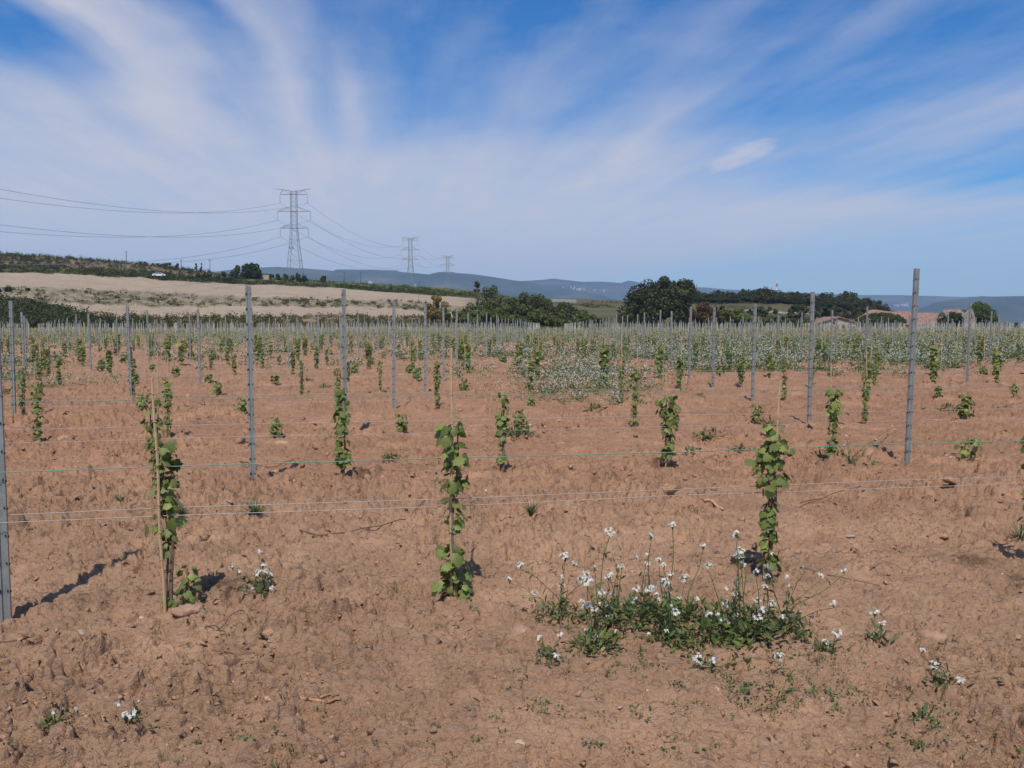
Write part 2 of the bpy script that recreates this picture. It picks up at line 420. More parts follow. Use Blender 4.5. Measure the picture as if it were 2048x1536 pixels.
def shadow_mask(X, Y, pts):
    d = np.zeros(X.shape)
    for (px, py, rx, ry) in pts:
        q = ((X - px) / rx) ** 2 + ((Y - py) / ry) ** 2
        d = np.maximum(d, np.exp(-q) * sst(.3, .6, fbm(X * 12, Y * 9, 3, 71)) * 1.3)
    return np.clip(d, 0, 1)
SHADOW_SPOTS = []  # ground spots where vine and post shadows are painted into the soil colour
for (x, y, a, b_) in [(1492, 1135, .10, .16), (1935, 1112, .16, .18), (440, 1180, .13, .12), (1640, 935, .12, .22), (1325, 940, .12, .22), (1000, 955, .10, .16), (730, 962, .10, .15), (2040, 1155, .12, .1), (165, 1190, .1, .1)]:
    gx, gy = gpix(x, y); SHADOW_SPOTS.append((gx, gy, a, b_))
def build_ground():
    s = np.concatenate([np.linspace(-3, -.95, 26, endpoint=False), np.linspace(-.95, -.70, 130, endpoint=False), np.linspace(-.70, .70, 960), np.linspace(.70, .95, 131)[1:], np.linspace(.95, 3, 27)[1:]])
    k = np.arange(513, 7.5, -.62)
    D = np.concatenate([np.linspace(.3, 2.45, 16), 1.55 * 827.5 / k])
    D = np.concatenate([D, np.arange(D[-1] + 2, 500, 2.2), np.geomspace(502, 8200, 60)])
    S, DD = np.meshgrid(s, D)
    X = S * (DD + .5); Y = DD
    z, v, ix = macro(X, Y)
    near = Y[:, 0] < 125
    mz = np.zeros(X.shape); mz[near] = micro(X[near], Y[near])
    z = z + mz
    rough = sst(0, .4, v) * (1 - sst(8.2, 9, v))
    z = z + rough * (fbm(X * .12, Y * .12, 4, 15) - .5) * 1.3 + np.exp(-((v - 3.5) / .6) ** 2) * (fbm(X * .5, Y * .4, 4, 215) - .5) * 2.2 * (ix < 960) + rough * sst(.9, 1.2, v) * (fbm(X * .02, Y * .03, 3, 16) - .5) * 1.5 * (1 - sst(2500, 3500, ix))
    z = z + sst(1500, 3000, Y) * (fbm(X * .001, Y * .0007, 4, 19) - .5) * 60
    # ---- land-cover colours (albedo)
    def C(*c): return np.array(c, float)
    fr = sst(4.5, 10, Y)[..., None]
    soilA, soilB = C(.430, .262, .164) * (1 - fr) + C(.408, .230, .139) * fr, C(.362, .214, .131) * (1 - fr) + C(.350, .190, .113) * fr
    n1 = fbm(X * .5, Y * .5, 4, 90)[..., None]; n2 = fbm(X * .05, Y * .08, 4, 91)[..., None]
    n3 = fbm(X * 3.1, Y * 3.1, 3, 92)[..., None]
    col = soilA * (1 - n1) + soilB * n1
    col = col * (.90 + .2 * n2) * (.93 + .14 * n3)
    # dust-pale crusts
    col = col * (1 + .16 * sst(.55, .75, fbm(X * 1.3, Y * 1.6, 4, 94)))[..., None]
    shd_m = np.zeros(X.shape); nn = Y[:, 0] < 20; shd_m[nn] = shadow_mask(X[nn], Y[nn], SHADOW_SPOTS)
    col = col * (1 - .48 * shd_m[..., None])  # soil colour darkened as painted cast shadow
    # green floor of the vineyard
    wd = weed_density(X, Y)
    green = C(.10, .115, .05)
    g = (wd * .55 * sst(.35, .6, fbm(X * 1.1, Y * .8, 3, 95)) + .62 * sst(45, 130, Y) * sst(.25, .6, fbm(X * .1, Y * .05, 3, 96)))[..., None]
    col = col * (1 - g) + green * g
    # beyond the vineyard
    left = (1 - sst(905, 990, ix))[..., None]
    pale = C(.345, .265, .188) * (.88 + .24 * fbm(X * .02, Y * .25, 4, 97)[..., None]) * (.9 + .2 * fbm(X * .3, Y * .3, 4, 197)[..., None])
    redb = C(.30, .19, .13)
    brush = C(.085, .085, .035) * (.6 + .8 * fbm(X * .25, Y * .3, 4, 98)[..., None])
    brownv = C(.19, .13, .075) * (.6 + .8 * fbm(X * .2, Y * .35, 4, 99)[..., None])
    tuft = .8 * sst(.50, .64, fbm(X * .45, Y * .35, 5, 101) + .07 * np.exp(-((v - 3.35) / .28) ** 2) - .015)[..., None]
    vv = v[..., None]
    L_ = np.where(vv < 1, brush * .6 + redb * .3, pale)
    strip = brush * (1 - sst(.4, .62, fbm(X * .3, Y * .5, 4, 102)[..., None])) + redb * sst(.4, .62, fbm(X * .3, Y * .5, 4, 102)[..., None])
    L_ = np.where((vv >= 1) & (vv < 2), strip, L_)
    L_ = np.where((vv >= 1) & (vv < 2.9 - 1.6 * sst(-50, 290, ix)[..., None]), brush, L_)
    bank = pale * .80 * (.72 + .5 * fbm(X * 1.2, Y * 1.6, 4, 211)[..., None]) * (1 - tuft) + brush * 1.3 * tuft
    L_ = np.where((vv >= 3) & (vv < 4.12), bank, L_)
    L_ = np.where((vv >= 5) & (vv < 6.1), brush, L_)
    hillL = np.where(ix[..., None] < 440, brownv, C(.12, .135, .05) * (.7 + .6 * n1))
    L_ = np.where(vv >= 6.1, hillL, L_)
    R_ = C(.105, .092, .050) * (.65 + .7 * fbm(X * .06, Y * .12, 5, 103)[..., None])
    R_ = np.where((vv > 4.4) & (vv < 4.55) & (ix[..., None] > 1350), C(.33, .30, .22), R_)
    R_ = np.where((vv > 6.1) & (vv < 6.9) & (ix[..., None] > 1098) & (ix[..., None] < 1152), C(.22, .21, .18), R_)
    far = L_ * left + R_ * (1 - left)
    w = sst(-.03, .05, v)[..., None]
    col = col * (1 - w) + far * w
    vfar = sst(900, 2500, Y)[..., None]
    fields = C(.14, .13, .075) * (.5 + 1.0 * vn(X / 260, Y / 420, 104)[..., None]) * (1 - .3 * sst(.5, .6, fbm(X / 500, Y / 700, 4, 105))[..., None])
    col = col * (1 - vfar) + fields * vfar
    nr, nc = X.shape
    idx = np.arange(nr * nc).reshape(nr, nc)
    f = np.stack([idx[:-1, :-1], idx[:-1, 1:], idx[1:, 1:], idx[1:, :-1]], -1).reshape(-1, 4)
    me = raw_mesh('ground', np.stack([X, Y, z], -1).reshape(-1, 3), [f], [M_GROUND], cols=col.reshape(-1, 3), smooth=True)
    a2 = me.color_attributes.new('soil', 'FLOAT_COLOR', 'POINT')
    so = ((1 - w[..., 0]) * (1 - sst(14, 30, Y))).reshape(-1)
    c4 = np.ones((len(so), 4), np.float32); c4[:, :3] = so[:, None]; a2.data.foreach_set('color', c4.ravel())
    tag(link('ground', me), kind='structure')
build_ground()

# ---------------------------------------------------------------- far mountains
def mountain(name, xs, ys, D1, depth, col, seed, base=None):
    """a range whose crest is seen at photo columns xs on lines ys"""
    n = 360; m = 40
    px = np.linspace(xs[0], xs[-1], n); py = np.interp(px, xs, ys)
    t = np.linspace(-.25, 1, m)
    PX, TT = np.meshgrid(px, t); CR = np.interp(PX, xs, ys)
    Y = D1 - depth * TT
    X = (PX - CX) / F * D1 * (1 + 0 * TT)
    zc = H0 + (HOR - CR) / F * D1
    prof = np.where(TT < 0, 1 + TT * 1.5, (1 - TT) ** 1.25)
    rid = fbm(X / 500 + seed, Y / 850, 5, seed) - .5; gul = np.abs(fbm(X / 240, Y / 750, 4, seed + 4) - .5)
    z = -30 + (zc + 30) * prof + (rid * .45 - gul * .5) * (zc + 30) * np.clip(np.abs(TT) * 3, 0, 1) * np.clip((1 - TT) * 3, 0, 1) * .8
    cc = np.array(col) * (.6 + .8 * fbm(X / 190, Y / 280, 5, seed + 9)[..., None])
    cc = cc + np.array([.05, .03, .01]) * sst(.55, .75, fbm(X / 390, Y / 170, 5, seed + 12))[..., None]
    idx = np.arange(n * m).reshape(m, n)
    f = np.stack([idx[:-1, :-1], idx[:-1, 1:], idx[1:, 1:], idx[1:, :-1]], -1).reshape(-1, 4)
    me = raw_mesh(name, np.stack([X, Y, z], -1).reshape(-1, 3), [f], [M_HILL], cols=cc.reshape(-1, 3), smooth=True)
    tag(link(name, me), kind='structure'); return X, Y, z
M_HILL = mat('hillside', (1, 1, 1), .95, 0, True, (.004, .25), None, spec=0.05)
MT1 = mountain('mountain', [150, 300, 430, 470, 520, 560, 615, 650, 671, 676, 745, 795, 803, 860, 866, 880, 905, 950, 1000, 1045, 1100, 1200, 1400],
         [560, 552, 544, 539, 535, 534, 537, 540, 542, 539, 540, 541, 544, 549, 547, 544, 545, 549, 556, 563, 572, 590, 640], 5200, 1900, (.045, .06, .045), 5)
MT2 = mountain('mountain', [700, 900, 1000, 1045, 1085, 1105, 1130, 1165, 1200, 1240, 1255, 1275, 1330, 1375, 1410, 1450, 1560, 1700, 1790, 1850, 1920, 2048, 2400],
         [575, 570, 565, 562, 560, 557, 560, 564, 563, 566, 561, 565, 573, 574, 575, 579, 584, 590, 590, 592, 594, 592, 588], 6800, 2500, (.055, .065, .055), 25)
MT3 = mountain('hill', [1700, 1780, 1840, 1870, 1900, 1930, 1955, 1990, 2048, 2200, 2600],
         [640, 634, 616, 604, 599, 596, 592, 594, 592, 588, 570], 4200, 1300, (.05, .065, .045), 45)

# ---------------------------------------------------------------- foliage tools
def rot_batch(n, rs, up=None, spread=1.0):
    """random frames; with up = leaf normals lean to it"""
    nrm = rs.normal(size=(n, 3))
    if up is not None: nrm = nrm * spread + np.asarray(up)
    nrm /= np.linalg.norm(nrm, axis=1)[:, None] + 1e-9
    a = rs.normal(size=(n, 3)); a -= (a * nrm).sum(1)[:, None] * nrm; a /= np.linalg.norm(a, axis=1)[:, None] + 1e-9
    b = np.cross(nrm, a)
    return a, b, nrm
TQUAD = np.array([(-.5, 0, 0), (0, -.36, .06), (.5, 0, 0), (0, .36, .06)]); FQUAD = np.array([[0, 1, 2, 3]])
def cards(c, size, rs, up=None, spread=1.0, T=TQUAD, FT=FQUAD, frames=None):
    n = len(c); a, b, k = frames if frames is not None else rot_batch(n, rs, up, spread)
    v = c[:, None, :] + np.asarray(size)[:, None, None] * (T[None, :, 0:1] * a[:, None] + T[None, :, 1:2] * b[:, None] + T[None, :, 2:3] * k[:, None])
    f = (FT[None] + (np.arange(n) * len(T))[:, None, None]).reshape(-1, FT.shape[1])
    return v.reshape(-1, 3), f
# lobed grape leaf: 0 = petiole point, centre fan
_out = []
for ang, r in [(-160, .42), (-125, .55), (-105, .46), (-78, .66), (-52, .47), (-28, .60), (-14, .52), (0, .74), (14, .52), (28, .60), (52, .47), (78, .66), (105, .46), (125, .55), (160, .42)]:
    _out.append((r * math.cos(math.radians(ang)), r * math.sin(math.radians(ang)), -.10 * r - .16 * abs(math.sin(math.radians(ang))) * r))
TLEAF = np.array([(0, 0, .02)] + _out); NL = len(_out)
FLEAF = np.array([[0, i + 1, i + 2] for i in range(NL - 1)] + [[0, NL, 1]])
def merge(parts):
    """parts: list of (verts, faces, colour rgb or array, mat)"""
    vs, fs, cs, ms = [], {}, [], {}
    off = 0
    for v, f, c, m_ in parts:
        vs.append(v); cs.append(np.broadcast_to(np.asarray(c, float), v.shape))
        fs.setdefault(f.shape[1], []).append(f + off); ms.setdefault(f.shape[1], []).append(np.full(len(f), m_))
        off += len(v)
    ks = list(fs)
    return np.concatenate(vs), [np.concatenate(fs[k]) for k in ks], np.concatenate([np.concatenate(ms[k]) for k in ks]), np.concatenate(cs)
def tube_arr(pts, rad, n=4):
    b = MB(); b.tube(pts, rad, n, cap=False)
    return np.concatenate(b.v), np.array(b.f)
def rep(c, k): return np.repeat(c, k, axis=0)

def crown_mesh(name, blobs, per, size, rs, base=(1, 1, 1), var=.35, m=None, flat=1.0, hue=.08):
    """blobs: (x,y,z,r) foliage clumps; leaves sit mostly on each clump's outside"""
    B = np.array(blobs, float); n = per * len(B)
    d = rs.normal(size=(n, 3)); d /= np.linalg.norm(d, axis=1)[:, None]
    rr = rs.uniform(.45, 1.05, n) ** .6
    rad = rep(B[:, 3:4], per) * rr[:, None]
    c = rep(B[:, :3], per) + d * rad * np.array([1, 1, flat])
    bt = rs.uniform(1 - var, 1 + var, len(B)); lt = rep(bt[:, None], per)[:, 0] * rs.uniform(.75, 1.25, n)
    hu = rep(rs.uniform(-hue, hue, (len(B), 1)), per)
    col = np.array(base)[None] * lt[:, None] * np.concatenate([1 + hu, np.ones((n, 1)), 1 - hu], 1)
    sz = size * rs.uniform(.6, 1.4, n)
    a, b, k = rot_batch(n, rs); nk = d + .7 * rs.normal(size=(n, 3)); nk /= np.linalg.norm(nk, axis=1)[:, None]
    a = a - (a * nk).sum(1)[:, None] * nk; a /= np.linalg.norm(a, axis=1)[:, None]; b = np.cross(nk, a)
    v, f = cards(c, sz, rs, frames=(a, b, nk))
    return raw_mesh(name, v, [f], [m or M_TREE], cols=rep(col, 4))
def trunk_mesh(name, h, r, tips, rs, col=(1, 1, 1)):
    b = MB()
    b.tube([(0, 0, -.5), (0.02 * h, 0, h * .35), (-.01 * h, .01 * h, h * .75)], [r * 1.25, r, r * .5], 7, col=col)
    for t in tips:
        z0 = h * rs.uniform(.25, .6); t = np.array(t[:3], float); p0 = np.array((.015 * h, 0, z0)); mid = (p0 + t) / 2 + np.array((0, 0, -.06 * h))
        b.tube([p0, mid, t], [r * .5, r * .3, r * .08], 5, col=col)
    return b.mesh(name, [M_BARK])
def tree(name, label, cat, x, y, D, w, h, base=(1, 1, 1), seed=0, nb=26, per=90, leaf=.42, low=.12, group=None, lean=0, top=.6, sink=0, trunk=.03, zb=None, var=.35, deep=None, dome=False):
    """a tree whose foot stands at photo column x, distance D; w, h in metres. y unused when zb is given"""
    rs = np.random.RandomState(seed + 100)
    X = xpix(x, D)
    z0 = (float(macro(X, D)[0]) if zb is None else zb) - sink
    root = link(name, None, loc=(X, D, z0)); tag(root, label, cat, group)
    blobs = []
    dp = deep or w
    for i in range(nb):
        u = rs.normal(size=3); u /= np.linalg.norm(u); q = rs.uniform(.5, .95)
        if dome: u[2] = abs(u[2]) * 1.6 - .6; u /= np.linalg.norm(u); q = rs.uniform(.8, .95); u[1] = -abs(u[1]) if i % 4 else u[1]
        zz = .5 + .5 * u[2] * q / .95
        wid = (1 - max(0, (zz - top) / (1 - top)) ** 2 * .75) * (.65 + .35 * min(1, zz / .35))
        rb = rs.uniform(.13, .24) * min(w, h)
        blobs.append((u[0] * q * w * .45 * wid + lean * zz * w, u[1] * q * dp * .45 * wid, h * (low + (1 - low) * zz) - rb * .9 * (0 if dome else 1) + (.05 * h if zz < .4 else 0), rb))
    bl = np.array(blobs); ex = np.percentile(np.abs(bl[:, 0]) + bl[:, 3], 68); bl[:, 0] *= w * .5 / ex
    tz = (bl[:, 2] + bl[:, 3]).max(); bl[:, 2] += (h - tz) * np.clip(bl[:, 2] / tz, 0, 1); blobs = [tuple(q_) for q_ in bl]
    link('trunk', trunk_mesh('trunk', h, max(.12, h * trunk), blobs[::4], rs), root)
    link('crown', crown_mesh('crown', blobs, int(per * 1.5), leaf * 1.35, rs, base, var), root)
    return root

# ---------------------------------------------------------------- trees and bushes beyond the vineyard
DK = (.82, .76, .55); MID = (1, 1, 1); BR = (1.55, 1.45, 1.1)
def ht(D, ytop, x): return zpix(ytop, D) - float(macro(xpix(x, D), D)[0])
def T(name, label, cat, x, D, wpx, ytop, **k):
    h = ht(D, ytop, x); return tree(name, label, cat, x, 0, D, wpx / F * D, h, **k)
# dense thicket in the middle
for i, (x, D, wp, yt, lab) in enumerate([
    (925, 244, 84, 617, 'low bright green bush leading the thicket beside the dry brown tree'),
    (990, 262, 110, 599, 'broad leafy green tree in the thicket under the grey-crowned tree'),
    (1056, 270, 92, 582, 'tallest domed tree of the green thicket'),
    (1030, 250, 100, 608, 'round bush in front of the tallest thicket tree'),
    (1118, 266, 100, 603, 'sloping shoulder tree on the meadow side of the thicket'),
    (1085, 248, 84, 618, 'leafy bush at the foot of the thicket just before the grassy track'),
    (1165, 262, 60, 624, 'last low bush of the thicket out on the meadow slope'),
    (965, 242, 76, 619, 'small fresh green bush at the near skirt of the thicket')]):
    T('leafy_tree', lab, 'tree', x, D, wp, yt, base=[(1.5, 1.5, .9), (1.25, 1.2, .8), (1.0, 1.0, .7), (1.5, 1.4, .9), (1.3, 1.2, .8), (1.4, 1.35, .8), (1.5, 1.45, .9), (1.7, 1.6, .9)][i], seed=i, nb=46, per=150, leaf=.42, low=.0, trunk=.02, group='green thicket past the vineyard', deep=14, top=.75)
T('dry_bush', 'dry rust-brown bush standing alone before the pale terraces', 'bush', 871, 236, 34, 590, base=(3.3, 1.9, 1.6), seed=31, nb=22, per=110, leaf=.32, low=.02, top=.8)
T('dry_bush', 'brownish low brush at the mouth of the grassy track', 'bush', 1133, 252, 42, 640, base=(2.2, 1.6, 1.5), seed=33, nb=12, per=90, leaf=.35, low=.0)
T('grey_tree', 'thin grey-crowned tree leaning on the terrace end behind the thicket', 'tree', 984, 300, 50, 568, base=(1.2, 1.15, 1.3), seed=41, nb=18, per=70, leaf=.5, low=.1)
T('young_tree', 'little forked tree with open crown at the end of the pale terrace', 'tree', 954, 305, 13, 562, base=(1.0, 1.1, 1.0), seed=42, nb=8, per=50, leaf=.4, low=.4)
# the two tall pines
T('pine_tree', 'huge dark pine with a spreading ragged crown beside the meadow', 'pine', 1296, 262, 92, 556, base=DK, seed=51, nb=46, per=170, leaf=.55, low=.0, top=.7, lean=.1, group='pair of tall dark pines')
T('pine_tree', 'second tall dark pine with rounder top close to the rust-brown tree', 'pine', 1352, 262, 64, 549, base=(.90, .82, .58), seed=52, nb=34, per=170, leaf=.55, low=.1, top=.8, group='pair of tall dark pines')
T('pine_tree', 'low dark pine skirting the tall pair on the meadow side', 'pine', 1258, 258, 44, 604, base=DK, seed=53, nb=16, per=130, leaf=.5, low=.0)
T('rusty_tree', 'rust-brown leaved tree between the tall pines and the lime tree', 'tree', 1405, 268, 52, 600, base=(2.0, .95, .8), seed=54, nb=26, per=120, leaf=.45, low=.0)
T('lime_tree', 'yellow-green tree glowing on the slope beyond the posts', 'tree', 1468, 275, 50, 615, base=(1.7, 1.75, 1.0), seed=55, nb=24, per=110, leaf=.45, low=.0)
T('lime_tree', 'smaller yellow-green tree with two humps under the woodland', 'tree', 1500, 278, 30, 634, base=(1.55, 1.6, 1.0), seed=56, nb=14, per=90, leaf=.4, low=.0)
for i, (x, D, wp, yt, b) in enumerate([(1448, 300, 26, 610, DK), (1440, 285, 20, 628, DK), (1535, 282, 24, 638, (.8, .9, .8)), (1590, 290, 34, 636, (1.3, 1.4, .8)), (1530, 330, 44, 610, (.9, 1.0, .7)),
        (1505, 340, 30, 614, (.6, .7, .6)), (1595, 330, 34, 606, DK), (1640, 340, 44, 606, (.5, .55, .55)), (1675, 345, 40, 610, (.9, .75, .6)), (1640, 320, 34, 622, (.8, .85, .7)),
        (1700, 340, 46, 612, (1.1, .8, .65)), (1725, 335, 34, 612, (.9, .7, .6)), (1560, 300, 30, 632, (.9, .85, .7)), (1385, 290, 40, 620, DK), (1770, 340, 40, 606, (.85, .65, .5)), (1620, 300, 26, 636, (1.2, 1.3, .8)), (1745, 400, 60, 596, DK)]):
    T('hillside_shrub', 'shrub with mixed green and brown leaves on the wooded slope behind the vineyard', 'shrub', x, D, wp, yt, base=b, seed=60 + i, nb=14, per=100, leaf=.45, low=.0, trunk=.02, group='shrubs on the slope under the pine wood')
# pine wood along the hill crest: prototypes copied
def copy_tree(o, parent=None):
    c = o.copy(); COL.objects.link(c)
    if parent is not None: c.parent = parent
    for ch in [q for q in bpy.data.objects if q.parent == o]: copy_tree(ch, c)
    return c
crest_x = [1372, 1390, 1405, 1418, 1432, 1446, 1460, 1474, 1488, 1503, 1516, 1526, 1538, 1550, 1563, 1577, 1590, 1603, 1615, 1628, 1641, 1654, 1668, 1680, 1690, 1702, 1714, 1724, 1738, 1752]
crest_y = [578, 580, 579, 582, 578, 581, 579, 582, 576, 580, 578, 573, 579, 577, 580, 578, 582, 583, 581, 584, 587, 584, 588, 586, 583, 584, 588, 591, 598, 602]
pr = {}
protos = []
for k in range(4):
    rs = np.random.RandomState(300 + k); h, w = 10.0, 8.0 + k
    blobs = []
    for i in range(18):
        u = rs.normal(size=3); u /= np.linalg.norm(u); q = rs.uniform(.3, .8)
        blobs.append((u[0] * q * w * .5, u[1] * q * w * .5, h * (.50 + .5 * u[2] * q), rs.uniform(1.2, 2.1)))
    protos.append((trunk_mesh('trunk', h, .28, blobs[::4], rs), crown_mesh('crown', blobs, 120, .75, rs, DK, .35)))
PL = 'dark round-topped pine in the woodland along the hill crest'
for j, (x, yt) in enumerate(zip(crest_x, crest_y)):
    for lay, (D, dy, dx) in enumerate([(425, 0, 0), (405, 8, 6), (388, 15, -3)]):
        X = xpix(x + dx, D); z0 = float(macro(X, D)[0])
        hh = zpix(yt + dy + rnd.uniform(-2, 3), D) - z0
        if hh < 1.5: continue
        a, b = protos[(j + lay) % 4]
        r = link('pine_tree', None, loc=(X, D, z0), rz=rnd.uniform(0, 6.3)); tag(r, PL, 'pine', 'pine wood on the hill crest')
        sxy = max(.8, hh / 10 * rnd.uniform(.95, 1.25)); r.scale = (sxy, sxy, hh / 10)
        link('trunk', a, r); link('crown', b, r)
# left ridge trees
T('round_tree', 'bushy tree with a notched crown, first of the pair beside the small hut', 'tree', 487, 380, 38, 529, base=(.85, .95, .8), seed=71, nb=22, per=90, leaf=.6, low=.05)
T('round_tree', 'taller round dark tree touching the small hut wall', 'tree', 506, 380, 34, 525, base=(.65, .78, .7), seed=72, nb=24, per=100, leaf=.6, low=.05)
T('ridge_bush', 'wide yellow-green bush at the foot of the signed pylon', 'bush', 570, 385, 52, 547, base=(1.2, 1.25, .7), seed=73, nb=22, per=90, leaf=.55, low=.0)
T('ridge_bush', 'pointed green bush close by the pylon legs on their far flank', 'bush', 603, 385, 28, 545, base=(.9, 1.1, .7), seed=74, nb=14, per=80, leaf=.5, low=.0)
T('ridge_bush', 'lone round bush on the ridge between two pylons', 'bush', 648, 400, 13, 551, base=(1.0, .85, .8), seed=75, nb=10, per=60, leaf=.5, low=.0)
T('ridge_bush', 'low dark bush on the ridge next to the telephone pole', 'bush', 348, 418, 28, 525, base=DK, seed=76, nb=12, per=70, leaf=.5, low=.0)
T('ridge_bush', 'small flat bush on the skyline past the hill vineyard', 'bush', 314, 420, 18, 526, base=DK, seed=77, nb=8, per=60, leaf=.5, low=.0)
T('ridge_bush', 'first small bush on the skyline where the hill vines end', 'bush', 288, 418, 18, 523, base=DK, seed=78, nb=8, per=60, leaf=.5, low=.0)
T('cypress_tree', 'thin young cypress on the skyline, nearer the telephone pole', 'tree', 395, 420, 5, 527, base=(.6, .75, .75), seed=79, nb=8, per=50, leaf=.4, low=.0)
T('cypress_tree', 'thin young cypress on the skyline, nearer the small hut', 'tree', 405, 420, 5, 526, base=(.6, .75, .75), seed=80, nb=8, per=50, leaf=.4, low=.0)
T('ridge_bush', 'dark bush on the slope below the small hut trees', 'bush', 452, 352, 24, 543, base=(.7, .8, .65), seed=81, nb=10, per=70, leaf=.5, low=.0)
T('ridge_bush', 'dark bush between the white car and the small hut', 'bush', 412, 350, 26, 545, base=(.7, .8, .65), seed=82, nb=10, per=70, leaf=.5, low=.0)
T('purple_bush', 'dark purplish bush at the edge of the lower terrace', 'bush', 12, 262, 78, 574, base=(.95, .62, .75), seed=83, nb=16, per=110, leaf=.45, low=.0, deep=6)

# brush, bank tufts and the hill vines: masses nobody could count
def mass(name, label, cat, spots, base, leaf, per, rs, hgt, m=M_TREE, hue=.2):
    """spots (n,4): X,Y,width,height -> one carpet of leafy clumps"""
    S = np.array(spots); n = len(S); z = macro(S[:, 0], S[:, 1])[0]
    q = rs.normal(size=(n * per, 3)) * .33
    c = np.stack([rep(S[:, 0:1], per)[:, 0] + q[:, 0] * rep(S[:, 2:3], per)[:, 0], rep(S[:, 1:2], per)[:, 0] + q[:, 1] * rep(S[:, 2:3], per)[:, 0],
                  rep(z[:, None], per)[:, 0] + np.abs(q[:, 2]) * 1.3 * rep(S[:, 3:4], per)[:, 0]], 1)
    bt = rep(rs.uniform(.6, 1.4, (n, 1)), per) * rs.uniform(.7, 1.3, (n * per, 1)); hu = rep(rs.uniform(-hue, hue, (n, 1)), per)
    col = np.array(base)[None] * bt * np.concatenate([1 + hu, np.ones_like(hu), 1 - hu], 1)
    v, f = cards(c, leaf * rs.uniform(.6, 1.4, n * per), rs)
    tag(link(name, raw_mesh(name, v, [f], [m], cols=rep(col, 4))), label, cat, kind='stuff')
def band(n, x0, x1, va, vb, rs, keep=None):
    out = []
    while len(out) < n:
        ix = rs.uniform(x0, x1, 4000); vv = rs.uniform(va, vb, 4000)
        k = np.clip(np.searchsorted(XSA, ix) - 1, 0, len(XS) - 2); t = (ix - XSA[k]) / (XSA[k + 1] - XSA[k])
        Dl = PD[k] * (1 - t)[:, None] + PD[k + 1] * t[:, None]
        i = np.floor(vv).astype(int); u = vv - i
        D = Dl[np.arange(4000), i] * (1 - u) + Dl[np.arange(4000), np.minimum(i + 1, 8)] * u
        ok = np.ones(4000, bool) if keep is None else keep(ix, vv, D)
        out += list(zip(((ix - CX) / F * D)[ok], D[ok]))
    return np.array(out[:n])
rs = np.random.RandomState(5)
p = band(700, -150, 300, .9, 2.6, rs, lambda ix, v, D: (v < 2.9 - 1.6 * sst(-50, 290, ix)))
mass('undergrowth', 'dark green and brown scrub filling the bank behind the vineyard end', 'undergrowth', np.c_[p, rs.uniform(1.5, 3.5, 700), rs.uniform(1, 2.6, 700)], (.95, .9, .7), .5, 55, rs, 2)
p = band(600, 250, 905, .85, 1.95, rs)
mass('scrub_rows', 'reddish green young vines and scrub in a strip under the lower terrace', 'scrub', np.c_[p, rs.uniform(.8, 1.8, 600), rs.uniform(.8, 2.0, 600)], (1.35, 1.05, .75), .38, 40, rs, 2, hue=.35)
tuftk = lambda ix, v, D: fbm(ix / 14, v * 3.1, 3, 8) > .50
p = band(800, -150, 900, 3.0, 4.15, rs, tuftk)
mass('bank_weeds', 'tufts of dark weeds scattered over the stony bank between two terraces', 'weeds', np.c_[p, rs.uniform(.5, 1.9, 800), rs.uniform(.3, 1.0, 800)], (1.0, 1.0, .75), .32, 26, rs, 1, hue=.15)
p = band(900, -200, 960, 5.02, 6.1, rs)
mass('hedge_bank', 'dark green scrub along the top edge of the upper terrace', 'scrub', np.c_[p, rs.uniform(1.2, 3.2, 900), rs.uniform(.6, 1.5, 900)], (.85, .8, .55), .5, 40, rs, 2)
p = band(1100, -200, 430, 6.1, 7.15, rs, lambda ix, v, D: (v > 6.75 + .0 * ix) | (rs.uniform(size=4000) < .35) | (ix < 150))
mass('hill_vines', 'dark green vines covering the hilltop against the sky', 'vines', np.c_[p, rs.uniform(.7, 1.8, 1100), rs.uniform(1.0, 2.0, 1100)], (.75, .72, .5), .42, 32, rs, 2, hue=.15)
p = band(420, 430, 980, 6.05, 7.0, rs)
mass('ridge_scrub', 'patchy green scrub and grass on the long ridge below the pylons', 'scrub', np.c_[p, rs.uniform(1.5, 4, 420), rs.uniform(.3, 1.2, 420)], (1.1, 1.1, .7), .5, 30, rs, 2)
p = band(900, 1120, 1800, 1.2, 6.6, rs, lambda ix, v, D: fbm(ix / 60, v * 1.3, 3, 18) > .47 + .12 * (ix < 1260))
mass('slope_scrub', 'scattered scrub on the olive brown slope behind the vineyard', 'scrub', np.c_[p, rs.uniform(1.2, 4, 900), rs.uniform(.4, 1.8, 900)], (1.1, 1.0, .65), .42, 40, rs, 2, hue=.2)
p = band(200, 900, 1780, .5, 1.2, rs)
mass('edge_grass', 'rough green grass and brush along the vineyard far edge', 'grass', np.c_[p, rs.uniform(2, 5, 200), rs.uniform(.4, 1.3, 200)], (1.0, 1.0, .7), .4, 45, rs, 2)

